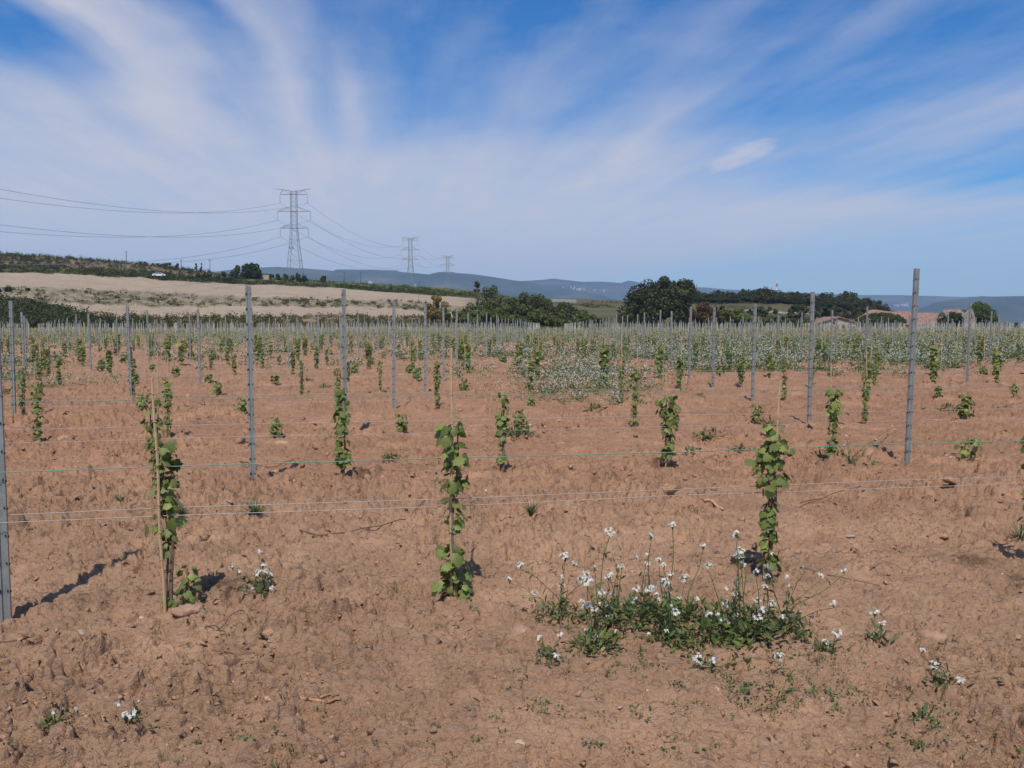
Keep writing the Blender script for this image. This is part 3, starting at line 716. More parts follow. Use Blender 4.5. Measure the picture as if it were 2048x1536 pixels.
# ---------------------------------------------------------------- pylons and their wires
M_LAT = mat('lattice_steel', (0.30, 0.31, 0.34), .6, .2, False)
M_INS = mat('insulator', (0.42, 0.45, 0.5), .3, 0, False)
M_CAB = mat('cable', (0.24, 0.26, 0.30), .6, .2, False)
M_BLUE = mat('sign_blue', (0.02, 0.13, 0.42), .5, 0, False)
M_WHITE = mat('white_paint', (0.75, 0.75, 0.75), .5, 0, False)
def wfun(h): return 8.2 + (2.9 - 8.2) * min(h / 30.2, 1) if h < 30.2 else 2.9
def pylon(x, D, zbase, label, sus=True, sign=False, r=.12):
    X = xpix(x, D); root = link('pylon', None, loc=(X, D, zbase)); tag(root, label, 'pylon', 'pylons of the power line')
    def corner(h, i):
        w = wfun(h) / 2; return np.array(((-w, w, w, -w)[i], (-w, -w, w, w)[i], h))
    b = MB()
    for i in range(4):
        b.tube([corner(-6, i), corner(30.2, i), corner(48.8, i)], [r * 1.3, r * 1.1, r], 4)
    hs = [0, 5, 9.6, 13.8, 17.6, 21, 24.2, 27.2, 30.2, 32.6, 35, 37.4, 39.8, 42.2, 44.6, 46.8, 48.8]
    for a, c in zip(hs[:-1], hs[1:]):
        for i in range(4):
            j = (i + 1) % 4
            b.tube([corner(a, i), corner(c, j)], r * .55, 3); b.tube([corner(a, j), corner(c, i)], r * .55, 3)
    for h in (0.3, 13.8, 24.2, 30.2, 38.7, 47.3, 48.8):
        for i in range(4): b.tube([corner(h, i), corner(h, (i + 1) % 4)], r * .7, 3)
    link('tower_body', b.mesh('tower_body', [M_LAT]), root)
    arms = [(47.3, 7.0, 49.0), (38.7, 8.5, 41.0), (30.2, 7.2, 32.5)]
    for h, w, ht_ in arms:
        a = MB()
        for s in (-1, 1):
            tip = np.array((s * w, 0, h))
            for yy in (-1.45, 1.45):
                a.tube([(s * 1.45, yy, h), tip], r * .95, 4)
                if h < 40: a.tube([(s * 1.45, yy, ht_), tip], r * .8, 4)
            for q in (.3, .55, .8):
                a.tube([(s * (1.45 + (w - 1.45) * q), 1.45 * (1 - q), h), (s * (1.45 + (w - 1.45) * q), -1.45 * (1 - q), h + (ht_ - h) * (1 - q) * (h < 40))], r * .5, 3)
        a.tube([(-1.45, 0, h), (1.45, 0, h)], r, 4)
        link('cross_arm', a.mesh('cross_arm', [M_LAT]), root)
    a = MB()
    for s in (-1, 1):
        for yy in (-1.2, 1.2):
            a.tube([(s * .4, yy, 48.8), (s * 9.0, 0, 50.2)], r * .9, 4)
            a.tube([(s * 5.4, yy * .4, 49.6), (s * 7.0, 0, 47.3)], r * .8, 4); a.tube([(s * 1.3, yy, 47.4), (s * 5.4, yy * .4, 49.6)], r * .7, 4)
    link('earth_wire_arm', a.mesh('earth_wire_arm', [M_LAT]), root)
    att = []
    for h, w, _ in arms:
        for s in (-1, 1):
            if sus:
                m = MB()
                for k in range(14): m.tube([(s * w, 0, h - .5 - k * .27), (s * w, 0, h - .66 - k * .27)], [.17, .14], 6)
                m.tube([(s * w, 0, h), (s * w, 0, h - 4.4)], .06, 4)
                link('insulator', m.mesh('insulator', [M_INS]), root); att.append((X + s * w, D, zbase + h - 4.4))
            else:
                m = MB(); m.tube([(s * w, -2.2, h - .4), (s * w, 0, h), (s * w, 2.2, h - .4)], .12, 5); m.tube([(s * w, -2.2, h - .4), (s * w, 0, h - 1.4), (s * w, 2.2, h - .4)], .05, 4)
                link('insulator', m.mesh('insulator', [M_INS]), root); att.append((X + s * w, D, zbase + h))
    if sign:
        m = MB(); m.box((-.75, -3.25, 19.8), (1.9, .08, 1.25)); m.box((-.95, -3.31, 19.85), (.35, .04, .75), 1); m.box((-.35, -3.31, 19.7), (.5, .04, .3), 1)
        link('sign_plate', m.mesh('sign_plate', [M_BLUE, M_WHITE]), root)
    att.append((X - 9, D, zbase + 50.2)); att.append((X + 9, D, zbase + 50.2))
    return att
A1 = pylon(592, 430, 21.0, 'largest lattice pylon on the ridge, carrying a small blue sign', True, True, .10)
A2 = pylon(822, 735, 28.8, 'middle-sized lattice pylon with hanging insulators above the blue mountain', True, False, .12)
A3 = pylon(896, 985, 33.5, 'smallest and farthest-off lattice pylon without hanging insulators', False, False, .14)
def cable(a, b, sag, label, r, n=40):
    a, b = np.array(a), np.array(b); t = np.linspace(0, 1, n)[:, None]
    P = a * (1 - t) + b * t; P[:, 2] -= 4 * sag * (t * (1 - t))[:, 0]
    m = MB(); m.tube(P, r, 4)
    tag(link('power_cable', m.mesh('power_cable', [M_CAB], True)), label, 'power cable', 'cables of the power line')
names = ['top', 'top', 'middle', 'middle', 'bottom', 'bottom']
for i in range(6):
    side = 'near' if i % 2 == 0 else 'outer'
    a = A1[i]; t = np.linspace(0, 400, 60); m = MB()
    P = np.stack([a[0] - .0738 * t, a[1] - t, a[2] - (.2228 * t - 4e-4 * t * t)], 1)
    m.tube(P, [.03 + .03 * (1 - q / 400) for q in t], 4)
    tag(link('power_cable', m.mesh('power_cable', [M_CAB], True)), f'{names[i]} {side} cable sweeping from the signed pylon out over the pale terraces', 'power cable', 'cables of the power line')
    cable(A1[i], A2[i], 9.4, f'{names[i]} {side} cable hanging between the signed pylon and the middle-sized pylon', .06)
    cable(A2[i], A3[i], 6.3, f'{names[i]} {side} cable between the middle-sized pylon and the smallest pylon', .065)
# small poles on the ridge
def small_pole(x, D, ytop, label, r=.14):
    X = xpix(x, D); z0 = float(macro(X, D)[0]); h = zpix(ytop, D) - z0
    m = MB(); m.tube([(0, 0, -.5), (0, 0, h)], [r, r * .7], 6); m.tube([(-.8, 0, h - .5), (.8, 0, h - .5)], .06, 4)
    for s in (-.7, 0, .7): m.tube([(s, 0, h - .45), (s, 0, h - .15)], .05, 4)
    tag(link('utility_pole', m.mesh('utility_pole', [M_BARK]), loc=(X, D, z0)), label, 'utility pole', 'wooden poles along the ridge')
small_pole(257, 415, 502, 'tall thin wooden pole on the skyline where the hill vines end', .18)
small_pole(145, 412, 508, 'short pole poking out of the hilltop vines')
small_pole(366, 420, 518, 'wooden pole on the skyline just past the low dark bush', .16)
small_pole(423, 422, 519, 'wooden pole on the skyline between the cypresses and the hut trees', .16)
small_pole(690, 425, 543, 'faint pole on the ridge past the lone round bush')
small_pole(722, 425, 544, 'faint pole in front of the flat-topped blue mountain')
small_pole(839, 425, 562, 'faint pole on the ridge just past the middle-sized pylon')
small_pole(838, 315, 585, 'short thin pole standing on the pale terrace edge', .08)
# red and white masts behind the wood
M_RED = mat('red_paint', (0.42, 0.03, 0.03), .5, 0, False)
def mast(x, ytop, D, label, r):
    X = xpix(x, D); z0 = 20; zt = zpix(ytop, D); root = link('radio_mast', None, loc=(X, D, z0)); tag(root, label, 'mast')
    h = zt - z0; n = 8
    for k in range(n):
        m = MB(); a, c = h * k / n, h * (k + 1) / n
        m.tube([(0, 0, a), (0, 0, c)], [r * (1 - .6 * k / n), r * (1 - .6 * (k + 1) / n)], 6)
        if k == n - 2:
            for q in range(5): m.tube([(.8 * r, 0, a + q * h / n / 5), (2.2 * r, 0, a + q * h / n / 5 + .8)], r * .3, 4)
        link('mast_section', m.mesh('mast_section', [M_RED if k % 2 == 0 else M_WHITE]), root)
mast(1551, 560, 900, 'red and white radio mast rising behind the crest pines', .75)
mast(1541, 569, 900, 'shorter faint radio mast beside the red and white one', .35)
# distant towns: pale houses that read as one mass
def town(x0, x1, y0, y1, grid, n, seed, label):
    """small pale houses standing on the mountain slope seen between those photo lines"""
    rs = np.random.RandomState(seed); m = MB(); GX, GY, GZ = grid
    px = CX + F * GX / GY; py = HOR - (GZ - H0) / GY * F
    ok = np.argwhere((px > x0 - 4) & (px < x1 + 4) & (py > min(y0, y1) - 5) & (py < max(y0, y1) + 5) & (GY < GY.max() - 100))
    if not len(ok): return
    for _ in range(n):
        x = rs.uniform(x0, x1); y = y0 + (y1 - y0) * (x - x0) / (x1 - x0) + rs.normal() * 1.3
        d = (px[ok[:, 0], ok[:, 1]] - x) ** 2 + (3 * (py[ok[:, 0], ok[:, 1]] - y)) ** 2; a, b = ok[d.argmin()]
        X, Y, z = GX[a, b] + rs.normal() * 6, GY[a, b] + rs.normal() * 15, GZ[a, b] + 4
        w, h, d = rs.uniform(3, 9), rs.uniform(3, 6), 5
        c = rs.uniform(.7, 1.1) * np.array((1, .93, .84))
        v = [(X - w, Y - d, z - 20), (X + w, Y - d, z - 20), (X + w, Y + d, z - 20), (X - w, Y + d, z - 20), (X - w, Y - d, z + h), (X + w, Y - d, z + h), (X + w, Y + d, z + h), (X - w, Y + d, z + h), (X - w, Y, z + h * 1.5), (X + w, Y, z + h * 1.5)]
        m.add(v, [(0, 1, 5, 4), (1, 2, 6, 5), (2, 3, 7, 6), (3, 0, 4, 7)], 0, c); m.add(v, [(4, 5, 9, 8), (6, 7, 8, 9), (5, 6, 9), (7, 4, 8)], 0, c * np.array((.8, .6, .5)))
    tag(link('distant_town', m.mesh('distant_town', [M_TOWN])), label, 'town', kind='stuff')
M_TOWN = mat('town_wall', (0.50, 0.48, 0.44), .8, 0, True)
town(1045, 1105, 582, 586, MT2, 70, 1, 'pale town at the foot of the blue mountains beyond the thicket')
town(1115, 1215, 576, 585, MT2, 34, 2, 'scattered pale houses up the blue mountain slope beyond the meadow')
town(1775, 1822, 611, 613, MT2, 26, 3, 'pale town far down the valley behind the long tiled roof')
town(700, 960, 566, 578, MT1, 9, 4, 'few pale houses under the flat-topped mountain')
# ---------------------------------------------------------------- farm buildings
def tile_material():
    mt = bpy.data.materials.new('roof_tiles'); mt.use_nodes = True
    nt = mt.node_tree; N, L = nt.nodes, nt.links; b = N['Principled BSDF']; b.inputs['Roughness'].default_value = .9
    tc = N.new('ShaderNodeTexCoord'); w = N.new('ShaderNodeTexWave'); w.inputs['Scale'].default_value = 1.4; w.bands_direction = 'X'; L.new(tc.outputs['Object'], w.inputs['Vector'])
    n = N.new('ShaderNodeTexNoise'); n.inputs['Scale'].default_value = 1.3; n.inputs['Detail'].default_value = 8; n.inputs['Roughness'].default_value = .7; L.new(tc.outputs['Object'], n.inputs['Vector'])
    r = N.new('ShaderNodeValToRGB'); L.new(n.outputs[0], r.inputs[0]); e = r.color_ramp.elements
    e[0].position = .32; e[0].color = (.16, .085, .06, 1); e[1].position = .68; e[1].color = (.48, .31, .225, 1); q = e.new(.5); q.color = (.33, .18, .13, 1)
    L.new(r.outputs[0], b.inputs['Base Color'])
    bp = N.new('ShaderNodeBump'); bp.inputs['Distance'].default_value = .12; bp.inputs['Strength'].default_value = .8; L.new(w.outputs[0], bp.inputs['Height']); L.new(bp.outputs[0], b.inputs['Normal'])
    return mt
M_TILE = tile_material()
M_WALL = mat('rubble_wall', (.30, .25, .19), .95, 0, True, (1.6, .35), (2.5, .8, .15), noise2=(.5, .15))
M_PLAST = mat('plaster_wall', (.42, .33, .24), .9, 0, True, (1.2, .15))
def farm():
    # low gabled barn: gable end towards the camera
    D = 292; X = xpix(1672, D); root = link('barn', None, loc=(X, D, 0)); tag(root, 'low gabled barn with a round dark opening under its tiled roof', 'barn')
    zs = lambda y: zpix(y, D)
    xl, xa, xr = xpix(1622, D) - X, xpix(1678, D) - X, xpix(1713, D) - X
    zl, za, zr = zs(651), zs(635), zs(646); dep = 14
    m = MB(); m.add([(xl, 0, -1.5), (xr, 0, -1.5), (xr, 0, zr), (xa, 0, za), (xl, 0, zl), (xl, dep, -1.5), (xr, dep, -1.5), (xr, dep, zr), (xa, dep, za), (xl, dep, zl)], [(0, 1, 2, 3, 4), (5, 9, 8, 7, 6), (1, 6, 7, 2), (0, 4, 9, 5)])
    link('wall', m.mesh('wall', [M_PLAST]), root)
    m = MB()
    for (a, za_, b, zb_) in ((xl - .8, zl - .2, xa, za), (xa, za, xr + .8, zr - .35)):
        m.add([(a, -.6, za_ + .02), (b, -.6, zb_ + .02), (b, dep + .5, zb_ + .02), (a, dep + .5, za_ + .02), (a, -.6, za_ + .4), (b, -.6, zb_ + .4), (b, dep + .5, zb_ + .4), (a, dep + .5, za_ + .4)], [(0, 1, 5, 4), (1, 2, 6, 5), (2, 3, 7, 6), (3, 0, 4, 7), (4, 5, 6, 7), (3, 2, 1, 0)])
    link('roof', m.mesh('roof', [M_TILE]), root)
    m = MB(); cx, cz = xpix(1667, D) - X, zs(646.5)
    m.tube([(cx, -.06, cz), (cx, .05, cz)], .5, 14); link('round_window', m.mesh('round_window', [M_SLOT]), root)
    # long house
    D2 = 312; X2 = xpix(1800, D2); root = link('farmhouse', None, loc=(X2, D2, 0)); tag(root, 'long old farmhouse with weathered red tiled roof sloping towards the vines', 'house')
    q = lambda x: xpix(x, D2) - X2; zz = lambda y, d=D2: zpix(y, d)
    m = MB(); x0, x1 = q(1704), q(1893); dp = 15; ze, zr0, zr1 = zz(649), zz(621, D2 + 9), zz(629, D2 + 9)
    xr0 = q(1735) * 1.0 + (X2 / D2) * 9; xr1 = q(1893) + (X2 / D2) * 9
    m.add([(x0, 0, -2), (x1, 0, -2), (x1, 0, ze), (x0, 0, ze)], [(0, 1, 2, 3)]); m.add([(x1, 0, -2), (xr1 + 3, 18, -2), (xr1 + 3, 18, ze), (xr1, 9, zr1), (x1, 0, ze)], [(0, 1, 2, 3, 4)])
    m.add([(x0, 0, -2), (x0 + 4, 18, -2), (x0 + 4, 18, ze), (xr0, 9, zr0 - .3), (x0, 0, ze)], [(4, 3, 2, 1, 0)]); m.add([(x0 + 4, 18, -2), (xr1 + 3, 18, -2), (xr1 + 3, 18, ze), (x0 + 4, 18, ze)], [(3, 2, 1, 0)])
    link('wall', m.mesh('wall', [M_WALL]), root)
    # roof: sagging grid
    m = MB(); n = 16
    def pt(u, w, up=0):
        a = np.array((x0 - .4 + (x1 - x0 + .8) * u, -.7, ze + .1)); b = np.array((xr0 + (xr1 - xr0) * u, 9, zr0 + (zr1 - zr0) * u + .25 + .18 * math.sin(u * 17)))
        p = a * (1 - w) + b * w; p[2] += -.5 * math.sin(math.pi * w) * math.sin(math.pi * u) + up; return p
    for up in (0,):
        V = [pt(i / n, j / 5) for j in range(6) for i in range(n + 1)]
        m.add(V, [(j * (n + 1) + i, j * (n + 1) + i + 1, (j + 1) * (n + 1) + i + 1, (j + 1) * (n + 1) + i) for j in range(5) for i in range(n)])
    e = [pt(0, 0), pt(1, 0)]; m.add([e[0], e[1], e[1] - (0, 0, .45), e[0] - (0, 0, .45)], [(3, 2, 1, 0)])
    b0, b1 = pt(0, 1), pt(1, 1); m.add([b0, b1, b1 + (3, 9.5, -(zr1 - ze)), b0 + (3, 9.5, -(zr0 - ze))], [(0, 1, 2, 3)])
    link('roof', m.mesh('roof', [M_TILE]), root)
    for xw in (1832, 1858): # dark openings
        m = MB(); m.box((q(xw), -.04, zz(654)), (1.1, .12, 1.6)); link('window', m.mesh('window', [M_SLOT]), root)
    # ruined gable and its broken side wall
    D3 = 288; X3 = xpix(1900, D3); root = link('ruined_barn', None, loc=(X3, D3, 0)); tag(root, 'roofless ruined stone barn with a broken pointed gable', 'ruin')
    q = lambda x: xpix(x, D3) - X3; zz = lambda y: zpix(y, D3)
    def slab(pts, th, name, holes=()):
        m = MB(); k = len(pts); f = [(x, 0, z) for x, z in pts]; bk = [(x, th, z) for x, z in pts]
        m.add(f + bk, [tuple(range(k)), tuple(range(2 * k - 1, k - 1, -1))] + [((i + 1) % k, i, k + i, k + (i + 1) % k) for i in range(k)])
        return link('wall', m.mesh('wall', [M_WALL]), root)
    slab([(q(1908), -1.5), (q(1957), -1.5), (q(1955), zz(652)), (q(1951), zz(640)), (q(1947), zz(626)), (q(1944), zz(619)), (q(1940), zz(617.5)), (q(1934), zz(624)), (q(1926), zz(629)), (q(1918), zz(637)), (q(1908), zz(642))], .9, 'gable')
    w2 = slab([(q(1826), -1.5), (q(1908) - .05, -1.5), (q(1908) - .05, zz(640)), (q(1894), zz(643)), (q(1880), zz(647)), (q(1862), zz(650)), (q(1840), zz(654)), (q(1826), zz(656))], .8, 'side'); w2.location = (0, .06, 0)
    m = MB(); m.box((q(1942), -.03, zz(633)), (.45, .1, 1.5)); link('window', m.mesh('window', [M_SLOT]), root)
    m = MB(); m.add([(q(1896), 1.2, zz(630)), (q(1934), .95, zz(628)), (q(1938), 7, zz(617)), (q(1904), 7, zz(619)), (q(1896), 1.2, zz(630) - .3), (q(1934), .95, zz(628) - .3)], [(0, 1, 2, 3), (4, 5, 1, 0)]); link('roof', m.mesh('roof', [M_TILE]), root)
    # ivy
    T('ivy_dome', 'smooth green dome of ivy swallowing the front of the farmhouse', 'ivy', 1760, 296, 84, 625, base=(1.0, 1.1, .6), seed=91, nb=120, per=120, leaf=.3, low=.0, top=.9, deep=8, var=.15, dome=True)
    T('ivy_mound', 'dark ivy heaped on the wall between the tiled roof and the pointed gable', 'ivy', 1905, 285.5, 42, 621, base=(.55, .7, .5), seed=92, nb=20, per=140, leaf=.35, low=.0, top=.9, deep=4, var=.25)
    T('ivy_tree', 'round bright ivy-clad tree rising behind the broken pointed gable', 'tree', 1950, 298, 66, 602, base=(1.0, 1.15, .6), seed=93, nb=44, per=160, leaf=.38, low=.0, top=.7, deep=10)
    T('garden_bush', 'dark bush at the outer side of the ivy-clad tree', 'bush', 1990, 300, 40, 632, base=(.6, .75, .55), seed=94, nb=14, per=110, leaf=.38, low=.0)
    T('garden_bush', 'low green bush under the broken side wall of the ruin', 'bush', 1882, 285, 22, 645, base=(.8, 1.0, .6), seed=95, nb=10, per=90, leaf=.35, low=.0)
    T('garden_bush', 'bush between the low barn and the ivy dome', 'bush', 1722, 294, 22, 640, base=(.8, 1.0, .6), seed=96, nb=10, per=90, leaf=.35, low=.0)
    T('garden_bush', 'hedge-like bush past the ruin where the valley opens', 'bush', 2030, 296, 60, 644, base=(.7, .8, .55), seed=97, nb=16, per=100, leaf=.4, low=.0)
    # far hut
    D4 = 384; X4 = xpix(533, D4); z4 = float(macro(X4, D4)[0]); root = link('stone_hut', None, loc=(X4, D4, z4)); tag(root, 'tiny tan hut beside the round dark tree on the ridge', 'hut')
    m = MB(); m.box((0, 0, 1.3), (4.2, 3.5, 3.2)); link('wall', m.mesh('wall', [M_PLAST]), root)
    m = MB(); m.add([(-2.4, -2, 3.5), (2.4, -2, 2.8), (2.4, 2, 2.8), (-2.4, 2, 3.5), (-2.4, -2, 2.91), (2.4, -2, 2.91), (2.4, 2, 2.91), (-2.4, 2, 2.91)], [(0, 1, 2, 3), (0, 4, 5, 1), (4, 7, 6, 5), (1, 5, 6, 2), (3, 7, 4, 0)]); link('roof', m.mesh('roof', [M_TILE]), root)
farm()
# ---------------------------------------------------------------- cars
M_CARW = mat('white_car_paint', (0.72, 0.73, 0.74), .25, 0, False, spec=.5)
M_CARB = mat('blue_grey_car_paint', (0.30, 0.36, 0.45), .25, .2, False, spec=.5)
M_GLASS = mat('car_glass', (0.02, 0.025, 0.03), .08, 0, False, spec=.8)
M_TYRE = mat('tyre', (0.02, 0.02, 0.02), .8, 0, False)
M_RIM = mat('rim', (0.45, 0.45, 0.46), .35, .7, False)
M_LAMP = mat('lamp_lens', (0.7, 0.7, 0.68), .15, 0, False)
def car(X, Y, z, rz, paint, label, sc_=1.0):
    root = link('parked_car', None, loc=(X, Y, z), rz=rz); tag(root, label, 'car'); root.scale = (sc_,) * 3
    W = .86
    prof = [(-2.15, .35), (-2.18, .72), (-2.0, .88), (-1.15, .97), (1.3, .98), (1.95, .90), (2.15, .74), (2.15, .35), (1.75, .32), (1.6, .6), (1.3, .68), (1.0, .6), (.85, .30), (-.95, .30), (-1.1, .6), (-1.4, .68), (-1.7, .6), (-1.85, .32)]
    k = len(prof); m = MB(); m.add([(x, -W, zz) for x, zz in prof] + [(x, W, zz) for x, zz in prof], [tuple(range(k)), tuple(range(2 * k - 1, k - 1, -1))] + [((i + 1) % k, i, k + i, k + (i + 1) % k) for i in range(k)])
    link('body', m.mesh('body', [paint]), root)
    top = [(-1.25, .975), (-.55, 1.40), (.75, 1.42), (1.65, .975)]
    m = MB(); m.add([(x, -W * (.97 if zz < 1 else .78), zz) for x, zz in top] + [(x, W * (.97 if zz < 1 else .78), zz) for x, zz in top], [(0, 3, 2, 1), (4, 5, 6, 7), (0, 1, 5, 4), (2, 3, 7, 6)])
    link('window', m.mesh('window', [M_GLASS]), root)
    m = MB(); m.box((.1, 0, 1.43), (1.4, 1.32, .05)); 
    for s in (-1, 1):
        m.tube([(-1.27, s * .85, .98), (-.58, s * .69, 1.42)], .035, 4); m.tube([(.78, s * .69, 1.43), (1.68, s * .85, .98)], .04, 4); m.tube([(.15, s * .85, .98), (.1, s * .69, 1.42)], .035, 4)
    link('roof', m.mesh('roof', [paint]), root)
    for x in (-1.4, 1.3):
        for s in (-1, 1):
            m = MB(); m.tube([(x, s * .70, .32), (x, s * .88, .32)], .32, 18); w = link('wheel', m.mesh('wheel', [M_TYRE]), root)
            m = MB(); m.tube([(x, s * .872, .32), (x, s * .895, .32)], .2, 12); link('rim', m.mesh('rim', [M_RIM]), w)
    for s in (-1, 1):
        m = MB(); m.box((-2.15, s * .62, .70), (.1, .34, .14)); link('headlight', m.mesh('headlight', [M_LAMP]), root)
X_, D_ = xpix(321, 338), 338
car(X_, D_, float(macro(X_, D_)[0]) + .6, math.pi + .25, M_CARW, 'white car parked on the scrubby bank above the upper terrace', 1.15)
X_, D_ = xpix(1592, 281), 281
car(X_, D_, zpix(661.5, 281), .1, M_CARB, 'pale blue car parked behind the vineyard beside the low barn')

# ---------------------------------------------------------------- vineyard layout
LM = [(60, 'the dark scrub bank'), (150, 'the purplish bush'), (235, 'the hilltop vines'), (290, 'the tall skyline pole'), (345, 'the white car'), (395, 'the skyline bush'), (440, 'the young cypresses'), (480, 'the lower terrace'),
      (520, 'the small hut'), (565, 'the yellow-green ridge bush'), (612, 'the signed pylon'), (680, 'the lone ridge bush'), (740, 'the flat-topped mountain'), (790, 'the pale bank'), (838, 'the middle-sized pylon'), (880, 'the dry brown bush'),
      (915, 'the smallest pylon'), (960, 'the near thicket bush'), (1010, 'the grey-crowned tree'), (1065, 'the tallest thicket tree'), (1100, 'the thicket shoulder'), (1140, 'the grassy track'), (1185, 'the last thicket bush'), (1235, 'the open meadow'),
      (1280, 'the low pine skirt'), (1325, 'the tallest pines'), (1375, 'the rounder pine'), (1430, 'the rust-brown tree'), (1480, 'the lime tree'), (1520, 'the two-humped lime tree'), (1565, 'the radio masts'), (1615, 'the pale blue car'),
      (1665, 'the round barn opening'), (1715, 'the barn eaves'), (1765, 'the ivy dome'), (1820, 'the middle of the tiled roof'), (1880, 'the tiled roof end'), (1930, 'the ivy heap'), (1965, 'the broken gable'), (2010, 'the valley gap'), (9999, 'the far blue hills')]
ORD = ['first', 'second', 'third', 'fourth', 'fifth', 'sixth', 'seventh', 'eighth', 'ninth', 'tenth', 'eleventh', 'twelfth']
USED = set()
def lab(fmt, row, X, D, far, lim=8):
    """a label that names the row and what stands behind the thing as seen from the field's edge"""
    ix = CX + F * X / D
    if row > lim or ix < -30 or ix > 2080: return far
    lm = next(n for q, n in LM if ix < q)
    for pre in ('before', 'just past', 'a step past', 'midway past', 'well past'):
        s = fmt.format(o=ORD[row], l=f'{pre} {lm}')
        if s not in USED: USED.add(s); return s
    return far
P0 = np.array((-2.49, 7.84)); BV = np.array((.165, 3.62)); DIRR = np.array((.983, .184)); DIRR = DIRR / np.linalg.norm(DIRR)
def row_base(r): return P0 + BV * r                 # r = -1 is the first row
def post_at(r, i):
    step = 7.03 if i > 0 else 6.25
    return row_base(r) + DIRR * (i * step)
def field_end(X, Y):
    D0 = np.interp(CX + F * X / max(Y, 1), XSA, PD[:, 0]); return Y < D0 - 1.5
ROWS = range(-1, 75)
# the grassy headland track splits the vines near the middle
posts = []
for r in ROWS:
    for i in range(-40, 41):
        x, y = post_at(r, i)
        rs_ = random.Random(r * 1000 + i)
        x += rs_.uniform(-.12, .12) * (r > 1); y += rs_.uniform(-.06, .06)
        if y < 3 or abs(x) > .66 * y + 1.0 or not field_end(x, y): continue
        posts.append((r, i, x, y, rs_))
# ---- steel post
def post_mesh(h, lod):
    m = MB()
    if lod == 0:
        prof = [(-.027, -.018), (-.010, -.018), (-.006, -.009), (.006, -.009), (.010, -.018), (.027, -.018), (.027, .016), (.018, .020), (.018, .016), (.0235, .013), (.0235, -.0145), (.012, -.0145), (.008, -.0055), (-.008, -.0055), (-.012, -.0145), (-.0235, -.0145), (-.0235, .013), (-.018, .016), (-.018, .020), (-.027, .016)]
        k = len(prof)
        m.add([(x, y, -.3) for x, y in prof] + [(x, y, h) for x, y in prof], [(i, (i + 1) % k, k + (i + 1) % k, k + i) for i in range(k)] + [tuple(range(k, 2 * k))])
        z = .16
        while z < h - .04:
            m.box((-.0185, -.0195, z), (.013, .0045, .018), 1); m.box((.0185, -.0195, z + .0), (.006, .0045, .012), 1)
            m.box((.0285, -.002, z - .01), (.005, .022, .007), 1); m.box((-.0285, -.002, z - .01), (.005, .022, .007), 1)
            z += .145
    else:
        w = .026
        m.add([(a * w, b * .018, zz) for zz in (-.3, h) for a, b in ((-1, -1), (1, -1), (1, 1), (-1, 1))], [(0, 1, 5, 4), (1, 2, 6, 5), (2, 3, 7, 6), (3, 0, 4, 7), (4, 5, 6, 7)])
        if lod == 1:
            for s in (-1, 1): m.box((s * .018, -.0195, h / 2), (.008, .004, h - .02), 0)
            z = .16
            while z < h - .04: m.box((.0, -.0215, z), (.015, .004, .016), 1); z += .145
    return m.mesh('steel_post', [M_STEEL, M_SLOT])
PM = {(l, q): post_mesh(h, l) for l in (0, 1, 2) for q, h in enumerate((1.82, 1.9, 1.98, 2.06, 2.16))}
SPEC = {(0, 0): 1.95, (0, 1): 2.19, (1, 0): 1.97, (1, 1): 2.05, (-1, 0): 2.0}
posts.sort(key=lambda p: p[2] ** 2 + p[3] ** 2)
farp = []
for n, (r, i, x, y, rs_) in enumerate(posts):
    hh = SPEC.get((r, i), min(2.16, max(1.8, 1.98 + .014 * x * 10 / max(y, 8) + rs_.uniform(-.06, .06))))
    q = min(range(5), key=lambda k: abs((1.82, 1.9, 1.98, 2.06, 2.16)[k] - hh))
    z = gz(x, y)
    if n >= 300: farp.append((x, y, z, hh)); continue
    lod = 0 if y < 20 else 1 if y < 45 else 2
    o = link('steel_post', PM[(lod, q)], loc=(x, y, z), rz=.18 + rs_.uniform(-.15, .15))
    o.scale = (1, 1, hh / (1.82, 1.9, 1.98, 2.06, 2.16)[q])
    o.rotation_euler = (rs_.uniform(-.012, .012), rs_.uniform(-.014, .014) + (.02 if r == 0 and i == 1 else 0), .18 + rs_.uniform(-.2, .2))
    tag(o, lab('grey notched steel post in the {o} wire row, standing {l}', r + 1, x, y, 'slim grey steel post standing far back among the distant vine rows'), 'vine post', 'steel posts of the vineyard rows')
def boxes_stuff(name, arr, w, d, mats, label, cat, cols=None, lean=0):
    A = np.array(arr); n = len(A)
    base = np.array([(a * w, b * d, c) for c in (0, 1) for a, b in ((-1, -1), (1, -1), (1, 1), (-1, 1))], float)
    v = np.repeat(base[None], n, 0); v[:, :, 2] = v[:, :, 2] * A[:, None, 3] - .05
    v[:, :, 0] += v[:, :, 2] * (R.normal(size=(n, 1)) * lean)
    v = v + A[:, None, :3]
    ft = np.array([(0, 1, 5, 4), (1, 2, 6, 5), (2, 3, 7, 6), (3, 0, 4, 7), (4, 5, 6, 7)])
    f = (ft[None] + (np.arange(n) * 8)[:, None, None]).reshape(-1, 4)
    tag(link(name, raw_mesh(name, v.reshape(-1, 3), [f], mats, cols=np.ones((n * 8, 3)))), label, cat, kind='stuff')
boxes_stuff('distant_posts', farp, .026, .02, [M_STEEL], 'hundreds of thin grey posts crowding the far end of the vineyard', 'vine posts')

